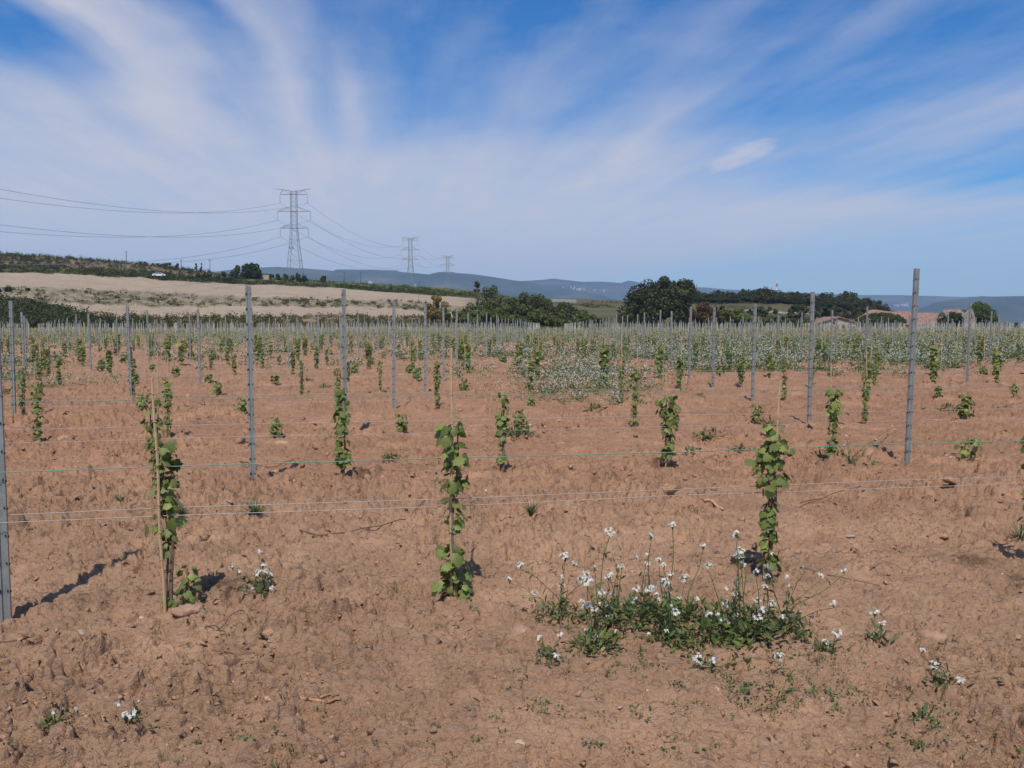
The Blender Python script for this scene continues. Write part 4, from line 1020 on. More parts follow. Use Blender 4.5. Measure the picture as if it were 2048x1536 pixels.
# ---- wires: one green and two plain per row
for r in ROWS:
    b = row_base(r)
    # extent of the row inside the frame
    ts = [t for t in np.arange(-260, 261, 1.0) if (lambda p: p[1] > 2.5 and abs(p[0]) < .66 * p[1] + 1.5 and field_end(p[0], p[1]))(b + DIRR * t)]
    if not ts: continue
    t0, t1 = ts[0], ts[-1]
    if r == -1: t0, t1 = -3.5, 9.5
    hs = {-1: (.80, .565, .53), 0: (.86, .60, .49)}.get(r, (.84 + .03 * math.sin(r), .60, .50 + .02 * math.cos(r * 2)))
    for k, (h, off, nm) in enumerate(zip(hs, (-.03, .03, -.03), ('green', 'upper plain', 'lower plain'))):
        n = max(8, int((t1 - t0) / 1.2)) if r < 10 else max(6, int((t1 - t0) / 8)); P = []
        t = np.linspace(t0, t1, n); p = b[None] + DIRR[None] * t[:, None]
        zz = h + .006 * np.sin(t * 1.7 + r + k) + .004 * np.sin(t * 4.1 + k * 2)
        P = np.stack([p[:, 0] + .0, p[:, 1] + off, zz], 1)
        m = MB(); m.tube(P, ((.0024 if k == 0 else .002) if r < 1 else .0018 if k == 0 else .0015), 4 if r < 4 else 3)
        o = link('trellis_wire', m.mesh('trellis_wire', [M_GWIRE if k == 0 else M_WIRE], True))
        row = r + 1
        far = 'fine wire strung low along one of the distant vine rows'
        lb = (f'{nm} trellis wire strung along the {ORD[row]} row of vines' if row < 12 else far)
        tag(o, lb, 'wire', 'trellis wires of the vineyard')

# ---- vines
def vine_parts(zones, rs, detail=2, leaf=.085, two=False, tint=(1, 1, 1)):
    """zones: (z0, z1, half-width, leaf count). returns foliage mesh and stem mesh"""
    parts = []
    for (z0, z1, w, n) in zones:
        n = int(n * 1.6)
        z = rs.uniform(z0, z1, n); an = rs.uniform(0, 6.283, n); rr = w * np.sqrt(rs.uniform(.02, 1, n)) * np.where(rs.uniform(size=n) < .12, 1.45, 1)
        c = np.stack([np.cos(an) * rr, np.sin(an) * rr * .8, z], 1)
        nrm = np.stack([np.cos(an), np.sin(an) - .25, np.full(n, .75)], 1) + .45 * rs.normal(size=(n, 3)); nrm /= np.linalg.norm(nrm, axis=1)[:, None]
        tip = np.stack([np.cos(an), np.sin(an), np.full(n, -1.1)], 1) + .5 * rs.normal(size=(n, 3))
        a = tip - (tip * nrm).sum(1)[:, None] * nrm; a /= np.linalg.norm(a, axis=1)[:, None]; b = np.cross(nrm, a)
        sz = leaf * .64 * rs.uniform(.45, 1.35, n)
        tt = rs.uniform(.55, 1.3, (n, 1)); young = (rs.uniform(size=(n, 1)) < .22)
        col = np.array(tint) * tt * np.where(young, np.array([[1.35, 1.25, 1.3]]), np.array([[1, 1, 1]]))
        if detail == 2: v, f = cards(c, sz, rs, T=TLEAF, FT=FLEAF, frames=(a, b, nrm)); k = len(TLEAF)
        else: v, f = cards(c, sz * 1.15, rs, frames=(a, b, nrm), T=TQUAD * np.array([1, 1.35, 1])); k = 4
        parts.append((v, f, rep(col, k), 0))
        # whitish shoot tips
    v, f, mi, c = merge(parts); fm = raw_mesh('foliage', v, f, [M_VLEAF], mi, c)
    top = max(z[1] for z in zones); m = MB()
    ph = rs.uniform(0, 6)
    def stem(dx, dy, h, r0):
        zz = np.linspace(-.04, h, 9); m.tube([(dx + .018 * math.sin(q * 7 + ph) * min(1, q * 4), dy + .012 * math.cos(q * 6 + ph), q) for q in zz], np.linspace(r0, r0 * .35, 9), 6 if detail == 2 else 4, col=(1, 1, 1))
    stem(.012, -.01, top * .95, .013)
    if two: stem(-.02, .012, top * .8, .009)
    if detail == 2:
        for (z0, z1, w, n) in zones:
            for _ in range(int(n * .35)):
                an = rs.uniform(0, 6.28); z = rs.uniform(z0, z1); m.tube([(0, 0, z - .03), (math.cos(an) * w * .5, math.sin(an) * w * .4, z), (math.cos(an) * w * .9, math.sin(an) * w * .7, z - .01)], [.003, .0022, .0012], 3, col=(1.1, 1.3, .7))
        m.tube([(0, 0, -.02), (0, 0, .10)], [.022, .013], 7, col=(.8, .8, .8))
    return fm, m.mesh('stem', [M_WOOD])
def put_vine(fm, sm, x, y, label, rz=0, s=1.0, cls='grapevine'):
    z = gz(x, y); root = link(cls, None, loc=(x, y, z), rz=rz); root.scale = (s, s, s)
    tag(root, label, 'grapevine', 'young grapevines of the vineyard')
    link('stem', sm, root); link('foliage', fm, root); return root
rs = np.random.RandomState(77)
def row_pt(r, X):
    b = row_base(r); t = (X - b[0]) / DIRR[0]; return b + DIRR * t
nearv = []   # occupied
# first row, each one as photographed
V1 = [(-1.85, [(.30, .42, .05, 8), (.38, .58, .075, 17), (.55, .90, .075, 46), (.02, .09, .03, 3)], True, 'tall leafy vine on a long cane in the first row, beside the corner post'),
      (-.325, [(.03, .30, .105, 46), (.40, .60, .06, 12), (.60, .98, .085, 44), (.92, 1.04, .04, 5)], False, 'vine in the first row with a bushy skirt of leaves at its foot'),
      (1.545, [(.08, .30, .065, 24), (.28, .60, .05, 30), (.60, .86, .10, 50), (.80, .96, .08, 14)], True, 'slender vine rising behind the white flowers, its cane leaning over'),
      (3.44, [(.12, .50, .10, 40), (.62, .85, .09, 26)], False, 'vine cut by the photo edge in the first row')]
for X, zn, two, lb in V1:
    x, y = row_pt(-1, X); y += {-.325: -.14, 1.545: -.12}.get(X, 0); fm, sm = vine_parts(zn, rs, 2, .082, two); put_vine(fm, sm, x, y, lb)
V2 = [(-3.36, [(.12, .35, .05, 12), (.35, .86, .085, 46)], 'second-row vine directly behind the long bamboo cane'), (-1.655, [(.05, .28, .09, 34), (.28, .82, .075, 60)], 'full second-row vine leafy from the ground up, past the grey post'),
      (-.10, [(.08, .16, .04, 6), (.30, .76, .075, 44), (.18, .30, .03, 4)], 'second-row vine with a bare lower stem beside the bushy-skirted one'), (1.64, [(.14, .45, .075, 40), (.45, .80, .10, 62)], 'thick second-row vine with a broad leafy top before the tall pines'),
      (3.50, [(.04, .30, .075, 26), (.30, .50, .06, 16), (.50, .78, .09, 36)], 'second-row vine with a bare patch halfway up, close to the tall white-grey post'), (5.2, [(.02, .26, .12, 34)], 'low bushy second-row vine past the tall white-grey post')]
for X, zn, lb in V2:
    x, y = row_pt(0, X); fm, sm = vine_parts(zn, rs, 2, .085, False); put_vine(fm, sm, x, y, lb)
V3 = [(-4.62, 1, .78), (-3.25, 0, .28), (-1.56, 0, .30), (.12, 0, .30), (1.82, 1, .85), (3.75, 0, .30), (5.55, 1, .8), (7.3, 0, .4), (-6.2, 1, .85)]
tallm = []; lowm = []; tallq = []; lowq = []
for k in range(5): tallm.append(vine_parts([(.05, .27, .06, 14 + 4 * (k % 2)), (.2, .55, .06, 24), (.5, .92, .085, 36)], rs, 2, .085, k % 2 == 0))
for k in range(4): lowm.append(vine_parts([(.04, .26, .12, 34), (.2, .34, .08, 8)], rs, 2, .085))
for k in range(6): tallq.append(vine_parts([(.05, .45, .08, 26), (.30, .95, .11, 56)], rs, 1, .15, False, (.95 + .05 * k, 1, .9)))
for k in range(4): lowq.append(vine_parts([(.04, .32, .13, 40)], rs, 1, .15))
stakes = []
for X, tall, h in V3:
    x, y = row_pt(1, X); fm, sm = (tallm if tall else lowm)[rnd.randrange(4)]
    put_vine(fm, sm, x, y, lab('{k} in the {{o}} row, growing {{l}}'.format(k='upright leafy vine' if tall else 'low bushy vine'), 2, x, y, 'leafy young vine growing far back among the distant rows'), rnd.uniform(-.4, .4), h / (.92 if tall else .32))
    stakes.append((x + .02, y, 2, 1.15 if X == 1.82 else rnd.uniform(.9, 1.2)) if tall else None)
vines = []
for r in range(2, 75):
    b = row_base(r); rr = random.Random(r * 31)
    t = -260 + rr.uniform(0, 1.7)
    while t < 260:
        t += 1.74
        p = b + DIRR * (t + rr.uniform(-.12, .12)); x, y = p
        u, v2, v3 = rr.random(), rr.random(), rr.random()
        if abs(x) > .66 * y + .5 or not field_end(x, y): continue
        if u < .07: continue
        vines.append((r, x, y, v2, v3))
vines.sort(key=lambda q: q[1] ** 2 + q[2] ** 2)
NV = 300 - 19
farv = []
for n, (r, x, y, a, b) in enumerate(vines):
    tall = a > .38; h = (.55 + .45 * b) if tall else (.22 + .18 * b)
    if b > .35: stakes.append((x + .025, y + .02, r + 1, rnd.uniform(.95, 1.4)))
    if n >= NV: farv.append((x, y, h, tall)); continue
    if y < 19: ms = (tallm if tall else lowm)
    else: ms = (tallq if tall else lowq)
    fm, sm = ms[rnd.randrange(len(ms))]; s = h / (.95 if tall else .34)
    kind = 'upright leafy vine' if tall else 'low bushy vine'
    lb = lab(kind + ' in the {o} row, growing {l}', r + 1, x, y, 'leafy young vine growing far back among the distant rows')
    if y < 30: put_vine(fm, sm, x, y, lb, rnd.uniform(0, 6.3), s)
    else:
        o = link('grapevine', fm, loc=(x, y, gz(x, y)), rz=rnd.uniform(0, 6.3)); o.scale = (s * 1.1, s * 1.1, s)
        tag(o, lb, 'grapevine', 'young grapevines of the vineyard')
def far_vines():
    A = np.array([(x, y, h, t) for x, y, h, t in farv]); rs = np.random.RandomState(9); per = 16; n = len(A)
    z = height(A[:, 0], A[:, 1]); w = np.where(A[:, 3] > .5, .14, .2)
    c = np.repeat(np.c_[A[:, :2], z], per, 0)
    c[:, 0] += rs.normal(size=n * per) * np.repeat(w, per) * .8; c[:, 1] += rs.normal(size=n * per) * np.repeat(w, per) * .8
    c[:, 2] += rs.uniform(.08, 1, n * per) * np.repeat(A[:, 2], per)
    col = np.repeat(rs.uniform(.7, 1.3, (n, 1)), per, 0) * rs.uniform(.8, 1.2, (n * per, 1)) * np.ones((1, 3))
    v, f = cards(c, .17 * rs.uniform(.7, 1.3, n * per), rs, up=(0, -.4, .7))
    tag(link('distant_vines', raw_mesh('distant_vines', v, [f], [M_VLEAF], cols=rep(col, 4))), 'thousands of small vines merging into green at the vineyard far end', 'vines', kind='stuff')
far_vines()
# ---- bamboo canes
def cane_mesh(h, r=.0085, nodes=True):
    m = MB(); z = -.06; pts = []; rad = []
    n = 12
    for k in range(n + 1):
        q = -.06 + (h + .06) * k / n; pts.append((0.004 * math.sin(k), 0, q)); rad.append(r * (1 - .2 * k / n))
    m.tube(pts, rad, 7)
    if nodes:
        for k in range(1, 9): q = h * k / 8.6; m.tube([(0, 0, q - .004), (0, 0, q), (0, 0, q + .004)], [r * .98, r * 1.2, r * .98], 7, col=(.75, .7, .65))
    return m.mesh('bamboo_cane', [M_BAMBOO])
CM = [cane_mesh(h) for h in (.95, 1.1, 1.25, 1.38)]; CML = [cane_mesh(h, .009, False) for h in (.95, 1.1, 1.25, 1.38)]
def put_cane(x, y, h, label, lx=0, ly=0, near=True, z=None):
    hs_ = (.95, 1.1, 1.25, 1.38); q = min(range(4), key=lambda k: abs(hs_[k] - h))
    o = link('bamboo_cane', (CM if near else CML)[q], loc=(x, y, gz(x, y) if z is None else z)); o.rotation_euler = (ly, lx, rnd.uniform(0, .1)); o.scale = (1, 1, h / hs_[q])
    return tag(o, label, 'cane', 'bamboo canes tied to the vines')
x, y = row_pt(-1, -1.85); put_cane(x - .005, y - .05, 1.27, 'tan bamboo cane before the leafy first-row vine beside the grey corner post', -.02)
x, y = row_pt(-1, -.325); y -= .14; put_cane(x - .015, y - .015, 1.38, 'tan bamboo cane topping the bushy-skirted first-row vine', .01)
x, y = row_pt(-1, 1.545); y -= .12; put_cane(x + .0, y + .03, 1.21, 'thick bamboo cane leaning over the vine behind the white flowers', .045)
x, y = row_pt(0, -3.36); put_cane(x + .02, y + .04, 1.25, 'bamboo cane in the second row behind the leafy corner vine', .03)
x, y = row_pt(0, -.10); put_cane(x + .01, y + .04, .9, 'short bamboo cane of the bare-stemmed second-row vine')
x, y = row_pt(0, 1.64); put_cane(x - .02, y + .04, 1.0, 'bamboo cane inside the thick second-row vine before the tall pines')
x, y = row_pt(0, 3.5); put_cane(x - .02, y + .04, 1.08, 'bamboo cane beside the half-bare second-row vine')
stk = sorted([s for s in stakes if s], key=lambda s: s[0] ** 2 + s[1] ** 2)
farc = []
for n, (x, y, row, h) in enumerate(stk):
    if n >= 240: farc.append((x, y, gz(x, y), h)); continue
    put_cane(x, y, h, lab('thin bamboo cane in the {o} row, standing {l}', row, x, y, 'thin pale cane standing far back among the distant vine rows', 7), rnd.gauss(0, .03), rnd.gauss(0, .03), y < 16)
boxes_stuff('distant_canes', farc, .008, .008, [M_BAMBOO], 'countless thin pale canes standing along the distant vine rows', 'canes', lean=.04)
# black clip and graft tie on the bushy-skirted vine
def tie(x, y, z, h, label):
    m = MB(); k = 16; m.tube([(.022 * math.cos(a), .018 * math.sin(a), .004 * math.sin(2 * a)) for a in np.linspace(0, 6.283, k)], .0028, 5); m.tube([(.02, -.01, 0), (.04, -.02, .012)], .002, 4)
    tag(link('tie', m.mesh('tie', [M_TIE]), loc=(x, y, z + h)), label, 'tie', 'black ties holding vines to canes')
x, y = row_pt(-1, -.325); y -= .14; tie(x, y - .01, gz(x, y), .385, 'black plastic tie round the bushy-skirted vine and its cane')
x, y = row_pt(-1, -1.85); tie(x, y - .03, gz(x, y), .22, 'dark tie low on the leafy vine beside the grey corner post')

# ---------------------------------------------------------------- weeds with white flowers
def head_mesh(rs, n=12, rad=.023):
    """a flat-topped cluster of four-petalled white flowers"""
    parts = []
    for k in range(n):
        u = rs.normal(size=3); u[2] = abs(u[2]) * .8; u /= np.linalg.norm(u); c = u * rad * rs.uniform(.55, 1.1); nr = u + .3 * rs.normal(size=3) + np.array((0, -.1, .3)); nr /= np.linalg.norm(nr)
        a = np.cross(nr, rs.normal(size=3)); a /= np.linalg.norm(a); b = np.cross(nr, a); s = rs.uniform(.0062, .0092)
        for q in range(4):
            d = math.cos(q * 1.571) * a + math.sin(q * 1.571) * b; e = np.cross(nr, d)
            parts.append((np.array([c, c + s * (.7 * d + .42 * e), c + s * (1.15 * d), c + s * (.7 * d - .42 * e)]) + nr * .002, np.array([[0, 1, 2, 3]]), (1, 1, 1), 0))
        parts.append((np.array([c + nr * .003 + .0016 * a, c + nr * .003 + .0016 * b, c + nr * .003 - .0016 * a, c + nr * .003 - .0016 * b]), np.array([[0, 1, 2, 3]]), (1.2, 1.2, .3), 0))
        t = tube_arr([(0, 0, -rad * 1.1), tuple(c * .5 + (0, 0, -.004)), tuple(c)], [.0009, .0008, .0007], 3); parts.append((t[0], t[1], (1.3, 1.5, .9), 1))
    v, f, mi, c = merge(parts); return raw_mesh('flower_head', v, f, [M_PETAL, M_WLEAF], mi, c)
rsf = np.random.RandomState(21)
HEADS = [head_mesh(rsf, n, r) for n, r in ((12, .019), (16, .023), (22, .027), (28, .031), (8, .014))]
# toothed weed leaf
TW = np.array([(0, 0, 0), (.2, -.07, .02), (.32, -.17, .03), (.4, -.08, .04), (.58, -.2, .03), (.66, -.09, .03), (.85, -.12, 0), (1, 0, -.06), (.85, .12, 0), (.66, .09, .03), (.58, .2, .03), (.4, .08, .04), (.32, .17, .03), (.2, .07, .02)])
FW = np.array([list(range(14))])
def weed_foliage(base_r, nleaf, leaf, stems, rs, tint=(1, 1, 1), hgt=.10):
    parts = []
    an = rs.uniform(0, 6.283, nleaf); rr = base_r * rs.uniform(0, 1, nleaf) ** .75 * 1.15
    c = np.stack([np.cos(an) * rr, np.sin(an) * rr, rs.uniform(.0, hgt, nleaf) * (1 - rr / base_r * .6)], 1)
    a = np.stack([np.cos(an) * .7, np.sin(an) * .7, rs.uniform(-.3, 1.1, nleaf)], 1) + .75 * rs.normal(size=(nleaf, 3)); a /= np.linalg.norm(a, axis=1)[:, None]
    up = np.array((0, 0, 1.0)) + .4 * rs.normal(size=(nleaf, 3)); k = up - (up * a).sum(1)[:, None] * a; k /= np.linalg.norm(k, axis=1)[:, None]; b = np.cross(k, a)
    v, f = cards(c, leaf * rs.uniform(.5, 1.3, nleaf), rs, T=TW, FT=FW, frames=(a, b, k))
    col = np.array(tint) * rs.uniform(.65, 1.35, (nleaf, 1)) * np.concatenate([rs.uniform(.85, 1.25, (nleaf, 1)), np.ones((nleaf, 2))], 1)
    parts.append((v, f, rep(col, 14), 0))
    for s in stems:
        P = np.array(s); t = tube_arr(P, np.linspace(.0024, .0013, len(P)), 4); parts.append((t[0], t[1], (1.2, 1.25, 1.0), 0))
        n = rs.randint(3, 7)
        for _ in range(n):
            q = rs.uniform(.12, .8); i = int(q * (len(P) - 1)); p = P[i] + (P[i + 1] - P[i]) * (q * (len(P) - 1) - i)
            v, f = cards(p[None], np.array([rs.uniform(.018, .05)]), rs, T=TW, FT=FW); parts.append((v, f, np.array(tint) * rs.uniform(.8, 1.3), 0))
    v, f, mi, c = merge(parts); return raw_mesh('foliage', v, f, [M_WLEAF], mi, c)
def weed(bx, by, heads, label, r=.09, nleaf=60, leaf=.07, rs=rsf, tint=(1, 1, 1), hgt=.10, dspread=.12):
    """base at photo pixel bx,by; heads at photo pixels"""
    X, Y = gpix(bx, by); z = gz(X, Y); root = link('white_flowering_weed', None, loc=(X, Y, z)); tag(root, label, 'weed', 'weeds with white flowers')
    stems = []; hp = []
    for (hx, hy) in heads:
        Dh = Y + rs.uniform(-1, 1) * dspread; p = np.array(pix(hx, hy, Dh)) - (X, Y, z); p[2] = max(p[2], .03)
        b0 = np.array((rs.normal() * r * .25, rs.normal() * r * .25, 0)); mid1 = b0 * .7 + p * .3 + (0, 0, .10 * p[2]) + rs.normal(size=3) * .01; mid2 = b0 * .3 + p * .7 + (0, 0, .05 * p[2]) + rs.normal(size=3) * .008
        stems.append([b0, mid1, mid2, p - (0, 0, .02)]); hp.append(p)
    link('foliage', weed_foliage(r, nleaf, leaf, stems, rs, tint, hgt), root)
    for p in hp:
        o = link('flower_head', HEADS[rs.randint(0, 5)], root, tuple(p), rs.uniform(0, 6.28)); s = rs.uniform(.6, .98); o.scale = (s, s, s); o.rotation_euler = (rs.normal() * .25 + .25, rs.normal() * .25, rs.uniform(0, 6.28))
    return root
HP = [(232,283),(178,357),(302,428),(458,238),(510,275),(452,348),(444,392),(614,305),(690,115),(706,220),(574,335),(546,358),(575,372),(692,332),(752,292),(824,242),(884,225),(884,280),(942,258),(965,285),(903,135),(1012,80),(1168,185),(1336,128),(1356,215),(1362,270),(1000,332),(970,360),(985,380),(876,335),(820,405),(892,405),(648,428),(702,432),(550,470),(570,497),(610,512),(640,485),(686,500),(716,530),(820,470),(690,568),(928,430),(995,430),(945,460),(1042,460),(1008,488),(1023,528),(1072,355),(1195,288),(1140,460),(570,615),(434,642),(332,662),(728,630),(625,676),(414,752),(892,638),(950,618),(980,625),(1198,535),(1240,530),(1275,622),(1286,403),(1332,368),(1340,405),(1332,435),(1292,485),(1336,540),(1446,465),(1468,518),(1450,555),(1515,228),(1490,292),(1440,322),(1490,345),(1486,398),(1595,342),(1602,388),(1690,295),(1770,335),(1886,312),(1520,482),(1496,605),(1570,555),(1646,600),(1832,482),(1848,630),(1790,680),(1558,755),(1150,765),(1215,780),(1350,250),(1370,285),(905,395),(880,415),(665,420),(735,300),(680,345),(965,375)]
cr = lambda p: (950 + p[0] / 2.56, 1020 + p[1] / 2.56)
BASES = [((430, 585), .10, 46, 'first small plant of the white flower patch, set apart on bare soil'), ((625, 735), .085, 60, 'compact leafy plant at the low near end of the white flower patch'),
         ((700, 600), .12, 70, 'plant thick with white heads where the flower patch begins'), ((860, 590), .15, 110, 'dark leafy plant in the densest part of the white flower patch'),
         ((985, 690), .07, 44, 'small plant with three close white heads in front of the patch'), ((1100, 600), .15, 90, 'grassy green middle plant of the white flower patch'),
         ((1210, 720), .15, 130, 'bright green leafy plant low in the middle of the flower patch'), ((1340, 650), .14, 100, 'tall flowered plant before the slender vine'),
         ((1430, 690), .14, 110, 'broad dark-leaved plant at the foot of the slender vine'), ((1560, 650), .12, 70, 'plant with long stems sprawling away from the slender vine'),
         ((1820, 765), .05, 26, 'little separate plant with one dense flower spike'), ((365, 805), .05, 16, 'thin wispy plant with tiny heads before the flower patch'), ((1150, 840), .05, 10, 'two white heads lying low in front of the flower patch')]
asg = {i: [] for i in range(len(BASES))}
for h in HP:
    best = min(range(len(BASES)), key=lambda i: (abs(h[0] - BASES[i][0][0]) + abs(h[1] - BASES[i][0][1]) * .35 + (900 if h[1] > BASES[i][0][1] - 25 else 0) + (250 if i >= 10 and abs(h[0] - BASES[i][0][0]) > 80 else 0) + (500 if i >= 10 and h[1] < BASES[i][0][1] - 170 else 0)))
    asg[best].append(cr(h))
for i, (b, r, n, lb) in enumerate(BASES):
    weed(*cr(b), asg[i], lb, r * 1.25, int(n * 2.4), .050 if n > 50 else .038, tint=(1.35, 1.35, 1.0) if i in (6, 1, 5) else (1.2, 1.15, 1.05), hgt=.13 if n > 60 else .07)
c1 = lambda l: [(a / 2.926, 1100 + b / 2.926) for a, b in l]
weed(523, 1199, c1([(1358, 97), (1335, 168), (1402, 133), (1540, 92), (1515, 137), (1555, 125), (1580, 150), (1512, 190), (1470, 225), (1590, 230), (1565, 235), (1520, 12)]), 'small tufted plant with a dozen white heads between two first-row vines', .085, 60, .035, hgt=.06)
weed(1755, 1302, [(1763, 1249), (1761, 1263), (1748, 1226)], 'small plant with two white heads on bare soil past the flower patch', .06, 26, .04)
weed(1888, 1388, [(1845, 1302), (1869, 1331), (1920, 1362)], 'straggling plant with one tall white head beside the big clod', .07, 36, .045)
weed(1840, 1460, [], 'flat leafy weed without flowers below the straggling plant', .10, 26, .05, hgt=.04)
weed(100, 1468, [(110, 1424), (150, 1432), (125, 1420)], 'pale mossy plant with tiny white heads on the near soil', .06, 60, .03, hgt=.05, tint=(1.2, 1.1, .8))
weed(280, 1462, [(277, 1410), (250, 1432), (262, 1429), (240, 1428)], 'low spreading plant with few white heads on the near soil', .08, 36, .035, hgt=.04)
weed(925, 1062, [(972, 983)], 'single thin-stemmed weed with one white head behind the bushy-skirted vine', .06, 20, .04)
weed(1040, 880, [(1060, 850), (1075, 858), (1090, 853), (1120, 852), (1050, 846)], 'dark round weed by the low third-row vine beside the bare-stemmed one', .20, 90, .09, hgt=.16)
weed(1700, 925, [(1690, 890), (1693, 872), (1750, 880), (1785, 852), (1790, 860)], 'loose sprawling weed beside the half-bare vine', .35, 60, .10, hgt=.14)
# leafy suckers and grass tufts
def blade_tuft(bx, by, n, h, spread, label, tint):
    X, Y = gpix(bx, by); rs = rsf; parts = []
    for _ in range(n):
        an = rs.uniform(0, 6.283); l = h * rs.uniform(.4, 1.1); o = rs.uniform(.25, 1) * spread; d = np.array((math.cos(an), math.sin(an), 0)); s = np.array((-d[1], d[0], 0)) * .003
        p = [d * o * t * t ** .3 + np.array((0, 0, l * (t - .35 * t * t * (1 if o > .5 * spread else .3)))) for t in (0, .35, .7, 1)]
        v = np.array([p[0] - s, p[0] + s, p[1] + s, p[1] - s, p[2] + s * .7, p[2] - s * .7, p[3]]); c = np.array(tint) * rs.uniform(.7, 1.4)
        parts.append((v[:6], np.array([[0, 1, 2, 3], [3, 2, 4, 5]]), c, 0)); parts.append((v[[5, 4, 6]], np.array([[0, 1, 2]]), c, 0))
    v, f, mi, c = merge(parts)
    tag(link('grass_tuft', raw_mesh('grass_tuft', v, f, [M_WLEAF], mi, c), loc=(X, Y, gz(X, Y))), label, 'grass tuft', 'grass tufts on the bare soil')
blade_tuft(510, 1052, 90, .16, .22, 'wide dark grass tuft between the leafy corner vine and the bushy-skirted vine', (.9, 1, .8))
blade_tuft(1062, 1050, 70, .19, .15, 'upright grass tuft behind the white flower patch', (1.1, 1.1, .9))
blade_tuft(365, 1050, 40, .14, .14, 'small grass tuft half hidden by the leafy corner vine', (.8, .9, .8))
blade_tuft(240, 1040, 30, .12, .16, 'thin grass wisp between the corner post and its vine', (.9, .9, .9))
blade_tuft(2040, 1080, 40, .2, .2, 'grass tuft at the foot of the edge-cut vine', (.9, 1, .8))
X, Y = gpix(378, 1222); sp_, ss = vine_parts([(.02, .12, .07, 16), (.10, .22, .06, 14)], np.random.RandomState(3), 2, .055)
o = put_vine(sp_, ss, X, Y, 'small leafy sucker sprouting beside the leafy corner vine')
# tiny creeping weeds on the near soil
def creeping(name, label, n, fn, leaf, rs, tint, k=7, h=.012):
    pts = fn(n); A = np.array(pts); z = height(A[:, 0], A[:, 1]); per = k
    c = np.repeat(np.c_[A[:, :2], z + .004], per, 0); c[:, :2] += rs.normal(size=(len(c), 2)) * leaf * 1.1; c[:, 2] += rs.uniform(0, h, len(c))
    v, f = cards(c, leaf * rs.uniform(.6, 1.3, len(c)), rs, up=(0, 0, 1.4)); col = np.array(tint) * np.repeat(rs.uniform(.7, 1.4, (len(A), 1)), per, 0) * np.ones((1, 3))
    tag(link(name, raw_mesh(name, v, [f], [M_WLEAF], cols=rep(col, 4))), label, 'weeds', kind='stuff')
def near_sampler(n):
    out = []; rs = rsf
    while len(out) < n:
        x, y = rs.uniform(-100, 2150), rs.uniform(1000, 1536); X, Y = gpix(x, y)
        d = .05 + .9 * math.exp(-((x - 1500) / 260) ** 2 - ((y - 1400) / 65) ** 2) + .35 * math.exp(-((x - 1900) / 200) ** 2 - ((y - 1500) / 60) ** 2)
        if rs.uniform() < d * float(sst(.42, .62, fbm(np.array([X * 3.]), np.array([Y * 3.]), 3, 66))[0] + .06): out.append((X, Y))
    return out
creeping('creeping_weeds', 'tiny green seedlings speckling the crusted soil below the flower patch', 520, near_sampler, .013, rsf, (1.0, 1.05, .9), 8, .014)
# the flowering ground cover of the middle distance
def carpet():
    rs = np.random.RandomState(44); out = []
    while len(out) < 3800:
        y = 1 / rs.uniform(1 / 175., 1 / 13., 4000); y = y[: 4000]; x = rs.uniform(-.66, .66, 4000) * y
        wd = weed_density(x, y); ok = rs.uniform(size=4000) < wd * np.clip((y / 40) ** .8, .18, 1.6)
        out += list(zip(x[ok], y[ok]))
    A = np.array(out[:3800]); z = height(A[:, 0], A[:, 1]); n = len(A); s = np.exp(rs.normal(size=n) * .45) * .85 * np.clip((A[:, 1] / 35) ** .25, .8, 1.4)
    per = 42; c = np.repeat(np.c_[A, z], per, 0); q = rs.normal(size=(n * per, 3)) * .5; S = np.repeat(s, per)
    c[:, 0] += q[:, 0] * .36 * S; c[:, 1] += q[:, 1] * .36 * S; c[:, 2] += np.abs(q[:, 2]) * .44 * S
    col = np.repeat(rs.uniform(.5, 1.4, (n, 1)), per, 0) * rs.uniform(.75, 1.25, (n * per, 1)) * np.array([[1.4, 1.35, 1.1]])
    v, f = cards(c, .07 * rs.uniform(.5, 1.3, n * per) * np.clip(np.repeat(A[:, 1], per) / 30, .55, 1.3), rs)
    tag(link('weed_cover', raw_mesh('weed_cover', v, [f], [M_WLEAF], cols=rep(col, 4))), 'grey green weeds spreading between the vine rows', 'weeds', kind='stuff')
    per = 12; fl = np.repeat(rs.uniform(.1, 1, n) , per); c = np.repeat(np.c_[A, z], per, 0); q = rs.normal(size=(n * per, 3)) * .5; S = np.repeat(s, per)
    c[:, 0] += q[:, 0] * .55 * S; c[:, 1] += q[:, 1] * .55 * S; c[:, 2] += (.34 + .20 * q[:, 2]).clip(.10, .8) * S
    keep = rs.uniform(size=len(c)) < fl * 1.1; c = c[keep]
    per2 = 6; cc = np.repeat(c, per2, 0); cc += rs.normal(size=cc.shape) * .012
    v, f = cards(cc, .017 * rs.uniform(.7, 1.3, len(cc)) * np.clip(cc[:, 1] / 26, .8, 1.5), rs, up=(0, -.6, 1.0), T=TQUAD * np.array([1, 1.3, 1]))
    tag(link('wildflowers', raw_mesh('wildflowers', v, [f], [M_PETAL], cols=np.full((len(v), 3), .92))), 'haze of small white blossoms over the weeds between the vine rows', 'wildflowers', kind='stuff')
carpet()
